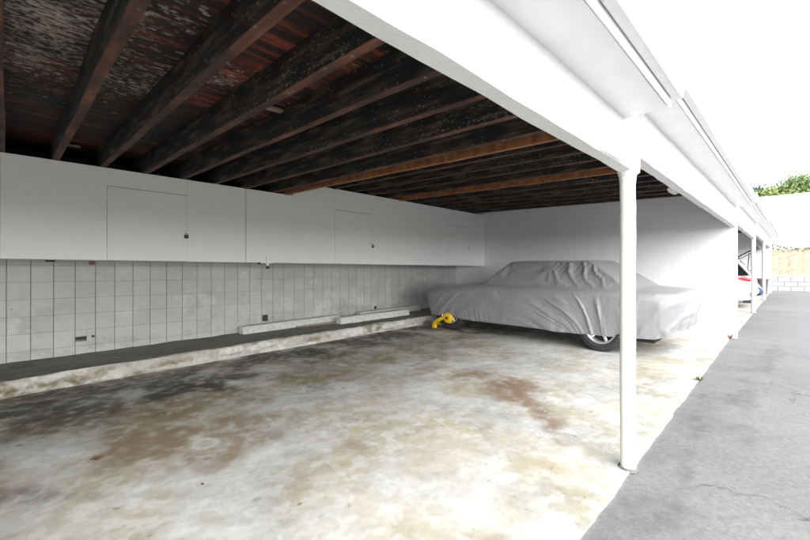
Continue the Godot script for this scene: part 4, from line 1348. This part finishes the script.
	for y in [0.2, 0.9]:
		var rail := Bag.new()
		rail.box(Vector3(-8.4, y, -0.015), Vector3(8.5, y + 0.09, 0.025), 0.004)
		part("rail", rail, woods[1], ft)
	# creeper along the top of the fence
	var iv := Bag.new()
	var lr := RandomNumberGenerator.new(); lr.seed = 77
	var clump := noise(520, 0.8, 3)
	for k in 2600:
		var x := lr.randf_range(-8.5, 7.5)
		var h := 0.12 + 0.35 * maxf(0.0, clump.get_noise_1d(x))
		leaf(iv, Vector3(x, gy + 1.72 + lr.randf_range(-0.12, 1.0) * h, fz + 0.14 + lr.randfn(0, 0.09)), 0.055, lr)
	tag(obj("creeper", iv, leaf_mat(Color(0.10, 0.16, 0.045))), "green creeper leaves growing over the top of the board fence", "plant")
	# white house beyond the fence
	var house := thing("white_house", Vector3(0, gy, 31), "tall plain white rendered house standing behind the board fence", "building")
	var hs := Bag.new()
	hs.box(Vector3(-13, gy - 0.3, 30.0), Vector3(15, 5.42, 40.0), 0.02)
	obj("wall", hs, M.stucco, house)
	var pr := Bag.new()
	pr.box(Vector3(-13.08, 5.421, 29.92), Vector3(15.08, 5.52, 40.08), 0.02)
	obj("parapet", pr, M.smooth_white, house)
	# trees behind the house
	tree(Vector3(3.5, gy, 43.6), 7.9, 1.3, Color(0.24, 0.15, 0.10), "russet brown leaved tree behind white house, beside the gutter line", 5, 3600)
	tree(Vector3(2.2, gy, 43.0), 7.6, 1.3, Color(0.09, 0.14, 0.11), "dark blue green tree rising behind the white house roof", 6, 5200)
	tree(Vector3(0.9, gy, 42.6), 7.2, 1.4, Color(0.22, 0.27, 0.08), "low yellow green tree between the dark one and the tall one", 7, 4800)
	tree(Vector3(-0.8, gy, 43.0), 8.05, 1.5, Color(0.17, 0.235, 0.08), "tall bright green tree with loose crown behind white house", 8, 6000)
	tree(Vector3(-4.4, gy, 43.6), 8.2, 1.8, Color(0.07, 0.12, 0.04), "mid green spreading tree behind the far corner of white house", 9, 4600)

func leaf_mat(col: Color) -> StandardMaterial3D:
	var m := textured(mottled(int(col.g * 5000.0) + 3, 0.05, col * 0.7, col * 1.35, 4, 128, 1.5), 0.6, 0.9)
	m.backlight = Color(col.r * 2.0, col.g * 2.2, col.b * 1.5)
	return m

func leaf(b: Bag, at: Vector3, size: float, r: RandomNumberGenerator) -> void:
	var u := Vector3(r.randfn(), r.randfn(), r.randfn()).normalized() * size
	var w := u.cross(Vector3(r.randfn(), r.randfn(), r.randfn())).normalized() * size * 0.55
	var n := u.cross(w).normalized()
	if n.y < 0: n = -n
	b.tri(at - u, at + w, at + u, n, n, n)
	b.tri(at - u, at + u, at - w, n, n, n)

func tree(at: Vector3, height: float, radius: float, col: Color, label: String, seed_: int, leaves: int) -> void:
	var r := RandomNumberGenerator.new(); r.seed = seed_ * 97
	var t := thing("tree", at, label, "tree", "trees behind the white house")
	var trunk := Bag.new()
	trunk.tube([Vector3(0, -0.2, 0), Vector3(0.05, height * 0.35, 0), Vector3(-0.05, height * 0.7, 0.05), Vector3(0, height * 0.92, 0)], [0.2, 0.15, 0.09, 0.03], 10)
	var tips := []
	for k in 22:
		var a := TAU * k / 11.0 + r.randf()
		var y := height * r.randf_range(0.62, 0.88)
		var l := radius * r.randf_range(0.5, 0.95) * (1.15 - absf(y / height - 0.68) * 1.5)
		var tip := Vector3(cos(a) * l, y + radius * r.randf_range(0.2, 0.7), sin(a) * l)
		tip.y = minf(tip.y, height - 0.35)
		trunk.tube([Vector3(0, y - 0.5, 0), Vector3(cos(a) * l * 0.5, y + 0.05, sin(a) * l * 0.5), tip], [0.06, 0.04, 0.015], 7)
		tips.append(tip)
	tips.append(Vector3(0, height - 0.3, 0))
	part("trunk", trunk, textured(mottled(530 + seed_, 0.04, Color(0.08, 0.06, 0.045), Color(0.16, 0.12, 0.09), 4, 128), 0.95, 0.5), t)
	var crown := Bag.new()
	for k in leaves:
		var c: Vector3 = tips[r.randi() % tips.size()]
		var o := Vector3(r.randfn(), r.randfn() * 0.75, r.randfn()) * radius * 0.27
		leaf(crown, c + o, r.randf_range(0.08, 0.15), r)
	part("crown", crown, leaf_mat(col), t)

# ---------------------------------------------------------------- a person by the white car
# bones as [from, to, radius at from, radius at to]; meshed as surface nets round their smooth union
func field(p: Vector3, bones: Array, k: float) -> float:
	var d := 9.0
	for b in bones:
		var a: Vector3 = b[0]; var ab: Vector3 = b[1] - a
		var t := clampf((p - a).dot(ab) / maxf(ab.length_squared(), 1e-9), 0.0, 1.0)
		var q: float = (p - a - ab * t).length() - lerpf(b[2], b[3], t)
		var h := clampf(0.5 + 0.5 * (d - q) / k, 0.0, 1.0)
		d = lerpf(d, q, h) - k * h * (1.0 - h)
	return d

func nets(bag: Bag, bones: Array, cell: float, k: float) -> void:
	var lo := Vector3.INF; var hi := -Vector3.INF
	for b in bones:
		for e in 2:
			var rr: float = b[2 + e] + k * 0.3 + cell * 2.0
			lo = lo.min(b[e] - Vector3.ONE * rr); hi = hi.max(b[e] + Vector3.ONE * rr)
	var n := Vector3i(((hi - lo) / cell).ceil()) + Vector3i.ONE
	var val := PackedFloat32Array(); val.resize(n.x * n.y * n.z)
	var id := func(x: int, y: int, z: int) -> int: return (z * n.y + y) * n.x + x
	for z in n.z:
		for y in n.y:
			for x in n.x:
				val[(z * n.y + y) * n.x + x] = field(lo + Vector3(x, y, z) * cell, bones, k)
	var verts := {}
	for z in n.z - 1:
		for y in n.y - 1:
			for x in n.x - 1:
				var s := Vector3.ZERO; var cnt := 0; var mask := 0
				for i in 8:
					if val[id.call(x + (i & 1), y + ((i >> 1) & 1), z + (i >> 2))] < 0.0: mask |= 1 << i
				if mask == 0 or mask == 255: continue
				for i in 8:
					for ax in 3:
						if i & (1 << ax): continue
						var j := i | (1 << ax)
						if ((mask >> i) & 1) == ((mask >> j) & 1): continue
						var pi := Vector3(i & 1, (i >> 1) & 1, i >> 2); var pj := Vector3(j & 1, (j >> 1) & 1, j >> 2)
						var va := val[id.call(x + int(pi.x), y + int(pi.y), z + int(pi.z))]; var vb := val[id.call(x + int(pj.x), y + int(pj.y), z + int(pj.z))]
						s += pi.lerp(pj, va / (va - vb)); cnt += 1
				var p := lo + (Vector3(x, y, z) + s / cnt) * cell
				var e := cell * 0.5
				var g := Vector3(field(p + Vector3(e, 0, 0), bones, k) - field(p - Vector3(e, 0, 0), bones, k), field(p + Vector3(0, e, 0), bones, k) - field(p - Vector3(0, e, 0), bones, k), field(p + Vector3(0, 0, e), bones, k) - field(p - Vector3(0, 0, e), bones, k)).normalized()
				verts[Vector3i(x, y, z)] = [p, g]
	for key in verts:
		for ax in 3:
			var q := Vector3i.ZERO; q[ax] = 1
			var a1 := Vector3i.ZERO; a1[(ax + 1) % 3] = 1
			var a2 := Vector3i.ZERO; a2[(ax + 2) % 3] = 1
			var c: Vector3i = key
			var v0 := val[id.call(c.x, c.y, c.z)]
			var c1 := c + q
			if (v0 < 0.0) == (val[id.call(c1.x, c1.y, c1.z)] < 0.0): continue
			if not (verts.has(c - a1) and verts.has(c - a2) and verts.has(c - a1 - a2)): continue
			var A = verts[c]; var B = verts[c - a1]; var C = verts[c - a1 - a2]; var D = verts[c - a2]
			bag.tri(A[0], B[0], C[0], A[1], B[1], C[1]); bag.tri(A[0], C[0], D[0], A[1], C[1], D[1])

func person_by_car() -> void:
	# crouches behind the open tailgate, facing the car
	var t := thing("person", Vector3(0.96, floor_y(1.1, 16.3), 16.3), "person in lilac shirt and dark blue trousers crouching beside the white car", "person")
	var hip := Vector3(-0.10, 0.36, 0); var chest := Vector3(0.12, 0.68, 0); var neck := Vector3(0.21, 0.80, 0); var head := Vector3(0.26, 0.88, 0)
	var legs := []; var arms := []; var hands := []; var shoes := []; var sleeves := []
	for s in [-1.0, 1.0]:
		legs.append([Vector3(-0.10, 0.36, s * 0.095), Vector3(0.27, 0.46, s * 0.17), 0.09, 0.06])
		legs.append([Vector3(0.27, 0.46, s * 0.17), Vector3(0.06, 0.09, s * 0.15), 0.06, 0.042])
		shoes.append([Vector3(0.04, 0.05, s * 0.15), Vector3(0.22, 0.035, s * 0.165), 0.048, 0.034])
		var sh := Vector3(0.15, 0.72, s * 0.18); var el := Vector3(0.25, 0.50, s * 0.26); var wr := Vector3(0.46, 0.53, s * 0.19)
		sleeves.append([sh, el, 0.052, 0.042])
		arms.append([sh, el, 0.046, 0.038]); arms.append([el, wr, 0.038, 0.027])
		var palm := Vector3(0.52, 0.53, s * 0.185)
		hands.append([wr, palm, 0.024, 0.03]); hands.append([palm, palm + Vector3(0.025, -0.005, 0), 0.03, 0.028])
		for f in 4:
			var z0: float = palm.z + (f - 1.5) * 0.019
			var l: float = [0.036, 0.043, 0.041, 0.031][f]
			var k1 := Vector3(palm.x + 0.04, palm.y, z0); var k2 := k1 + Vector3(l * 0.9, -l * 0.35, 0)
			hands.append([k1, k2, 0.0095, 0.0085]); hands.append([k2, k2 + Vector3(l * 0.35, -l * 0.75, 0), 0.0085, 0.0075])
		hands.append([palm + Vector3(-0.01, 0, -s * 0.025), palm + Vector3(0.025, -0.012, -s * 0.055), 0.011, 0.0095])
		hands.append([palm + Vector3(0.025, -0.012, -s * 0.055), palm + Vector3(0.055, -0.03, -s * 0.06), 0.0095, 0.008])
	var torso := [[hip, chest, 0.125, 0.13], [Vector3(0.12, 0.68, -0.1), Vector3(0.12, 0.68, 0.1), 0.09, 0.09], [Vector3(-0.10, 0.36, -0.07), Vector3(-0.10, 0.36, 0.07), 0.105, 0.105], [Vector3(0.15, 0.73, -0.15), Vector3(0.15, 0.73, 0.15), 0.055, 0.055]]
	var skin := mat(Color(0.42, 0.26, 0.19), 0.6)
	var body := Bag.new()
	nets(body, torso + legs + arms + [[chest, neck, 0.07, 0.052], [neck, head, 0.05, 0.06]], 0.022, 0.04)
	nets(body, hands, 0.006, 0.008)
	var hd := [[head, head + Vector3(0.09, 0.02, 0), 0.088, 0.078], [head + Vector3(0.02, -0.05, 0), head + Vector3(0.1, -0.075, 0), 0.055, 0.035], [head + Vector3(0.16, -0.045, 0), head + Vector3(0.165, -0.055, 0), 0.014, 0.016]]
	for s in [-1.0, 1.0]: hd.append([head + Vector3(0.04, -0.01, s * 0.085), head + Vector3(0.035, -0.04, s * 0.088), 0.014, 0.01])
	nets(body, hd, 0.009, 0.02)
	part("body", body, skin, t)
	var grow := func(list: Array, by: float) -> Array:
		var o := []
		for b in list: o.append([b[0], b[1], b[2] + by, b[3] + by])
		return o
	var shirt := Bag.new()
	nets(shirt, grow.call([torso[0], torso[1], torso[3]] + sleeves, 0.012), 0.02, 0.04)
	part("shirt", shirt, mat(Color(0.24, 0.22, 0.34), 0.85), t)
	var tr := Bag.new()
	nets(tr, grow.call([torso[2]] + legs, 0.014), 0.02, 0.04)
	part("trousers", tr, mat(Color(0.05, 0.065, 0.13), 0.85), t)
	var so := Bag.new()
	nets(so, shoes, 0.014, 0.02)
	part("shoes", so, mat(Color(0.06, 0.05, 0.05), 0.6), t)
	var hair := Bag.new()
	nets(hair, [[head + Vector3(-0.01, 0.015, 0), head + Vector3(0.075, 0.055, 0), 0.088, 0.072], [head + Vector3(-0.03, -0.01, 0), head + Vector3(-0.03, 0.02, 0), 0.07, 0.07]], 0.011, 0.02)
	part("hair", hair, mat(Color(0.05, 0.035, 0.025), 0.8), t)
	for s in [-1.0, 1.0]:
		var eye := Bag.new()
		eye.lathe([Vector2(0.011, 0), Vector2(0.008, 0.006), Vector2(0, 0.008)], head + Vector3(0.152, -0.01, s * 0.032), Vector3(1, -0.2, 0), 10)
		part("eye", eye, mat(Color(0.03, 0.03, 0.03), 0.2), t)
	var mouth := Bag.new()
	mouth.tube([head + Vector3(0.13, -0.09, -0.022), head + Vector3(0.136, -0.092, 0), head + Vector3(0.13, -0.09, 0.022)], [0.005], 6)
	part("mouth", mouth, mat(Color(0.3, 0.12, 0.1), 0.6), t)

# ---------------------------------------------------------------- small things
func build_small_things() -> void:
	# twin flood lamp under the beam of the second bay
	var l := thing("flood_lamp", Vector3(0.862, 2.235, 4.75), "white twin flood lamp fixed inside the beam near the post", "lamp")
	l.scale = Vector3.ONE * 0.62
	var base := Bag.new()
	base.lathe([Vector2(0.0, 0.0), Vector2(0.06, 0.0), Vector2(0.06, 0.02), Vector2(0.05, 0.035), Vector2(0.0, 0.037)], Vector3(-0.045, 0, 0), Vector3(1, 0, 0), 24)
	part("mounting_plate", base, M.plastic_white, l)
	for s in [-1.0, 1.0]:
		var arm := Bag.new()
		arm.tube([Vector3(-0.02, 0, s * 0.03), Vector3(0.02, -0.03, s * 0.06), Vector3(0.03, -0.06, s * 0.07)], [0.012], 10)
		var a := part("lamp_arm", arm, M.plastic_white, l)
		var bulb := Bag.new()
		bulb.lathe([Vector2(0.0, -0.03), Vector2(0.025, -0.03), Vector2(0.028, 0.0), Vector2(0.05, 0.05), Vector2(0.06, 0.075), Vector2(0.05, 0.09), Vector2(0.0, 0.096)], Vector3(0.03, -0.07, s * 0.07), Vector3(0.3, -0.7, s * 0.75), 24)
		part("lamp_head", bulb, M.plastic_white, a)
	# fallen leaves on the slab
	var r := RandomNumberGenerator.new(); r.seed = 5
	var names := [[3.47, 0.44, 0.045, "curled dry brown leaf lying on the stained floor before the pale ring"], [4.6, 0.75, 0.03, "tiny orange leaf on dark oily floor close to the kerb"], [4.4, 1.15, 0.025, "second tiny orange leaf on dark oily floor close to the kerb"], [2.6, 0.85, 0.014, "small brown leaf scrap on pale floor"]]
	for q in names:
		var b := Bag.new()
		var ang := r.randf() * TAU
		var n := 10
		var ctr := Vector3(0, q[2] * 0.14, 0)
		var ring := []
		for k in n:
			var a := TAU * k / n
			var rad: float = q[2] * (0.65 + 0.35 * absf(cos(a * 2.5))) * (1.0 if k % 2 else 0.72)
			ring.append(Vector3(cos(a + ang) * rad, q[2] * (0.08 + 0.3 * absf(sin(a * 1.5 + 1.0))), sin(a + ang) * rad))
		for k in n:
			b.flat(ctr, ring[k], ring[(k + 1) % n], Vector3.UP)
			b.flat(ctr - Vector3(0, 0.002, 0), ring[k] - Vector3(0, 0.002, 0), ring[(k + 1) % n] - Vector3(0, 0.002, 0), Vector3.DOWN)
		b.tube([ctr, Vector3(cos(ang), 0.1, sin(ang)) * q[2] * 1.3], [0.0018, 0.001], 5)
		var o := MeshInstance3D.new()
		o.name = numbered("fallen_leaf")
		o.mesh = b.mesh()
		o.material_override = M.leaf_dry
		o.position = Vector3(q[0], floor_y(q[0], q[1]) + 0.001, q[1])
		add_child(o)
		tag(o, q[3], "leaf")
	# weeds in the joint between slab and asphalt
	for q in [[0.785, 5.50, M.weed, "small green weed growing in the joint between slab and driveway", 26, 0.06], [0.825, 8.75, M.weed_red, "small reddish weed at the foot of partition wall by driveway", 18, 0.10]]:
		var b := Bag.new()
		for k in q[4]:
			var a := r.randf() * TAU; var rr: float = r.randf_range(0.3, 1.0) * q[5]
			var tip := Vector3(cos(a) * rr, r.randf_range(0.3, 1.0) * q[5], sin(a) * rr)
			var w := Vector3(-sin(a), 0, cos(a)) * 0.008
			b.flat(w * 0.3, -w * 0.3, tip * 0.6 + w, Vector3.UP)
			b.flat(-w * 0.3, tip * 0.6 - w, tip * 0.6 + w, Vector3.UP)
			b.flat(tip * 0.6 + w, tip * 0.6 - w, tip, Vector3.UP)
		var o := MeshInstance3D.new()
		o.name = numbered("weed")
		o.mesh = b.mesh()
		o.material_override = q[2]
		o.position = Vector3(q[0], drive_y(q[1]) + 0.004, q[1])
		add_child(o)
		tag(o, q[3], "weed")
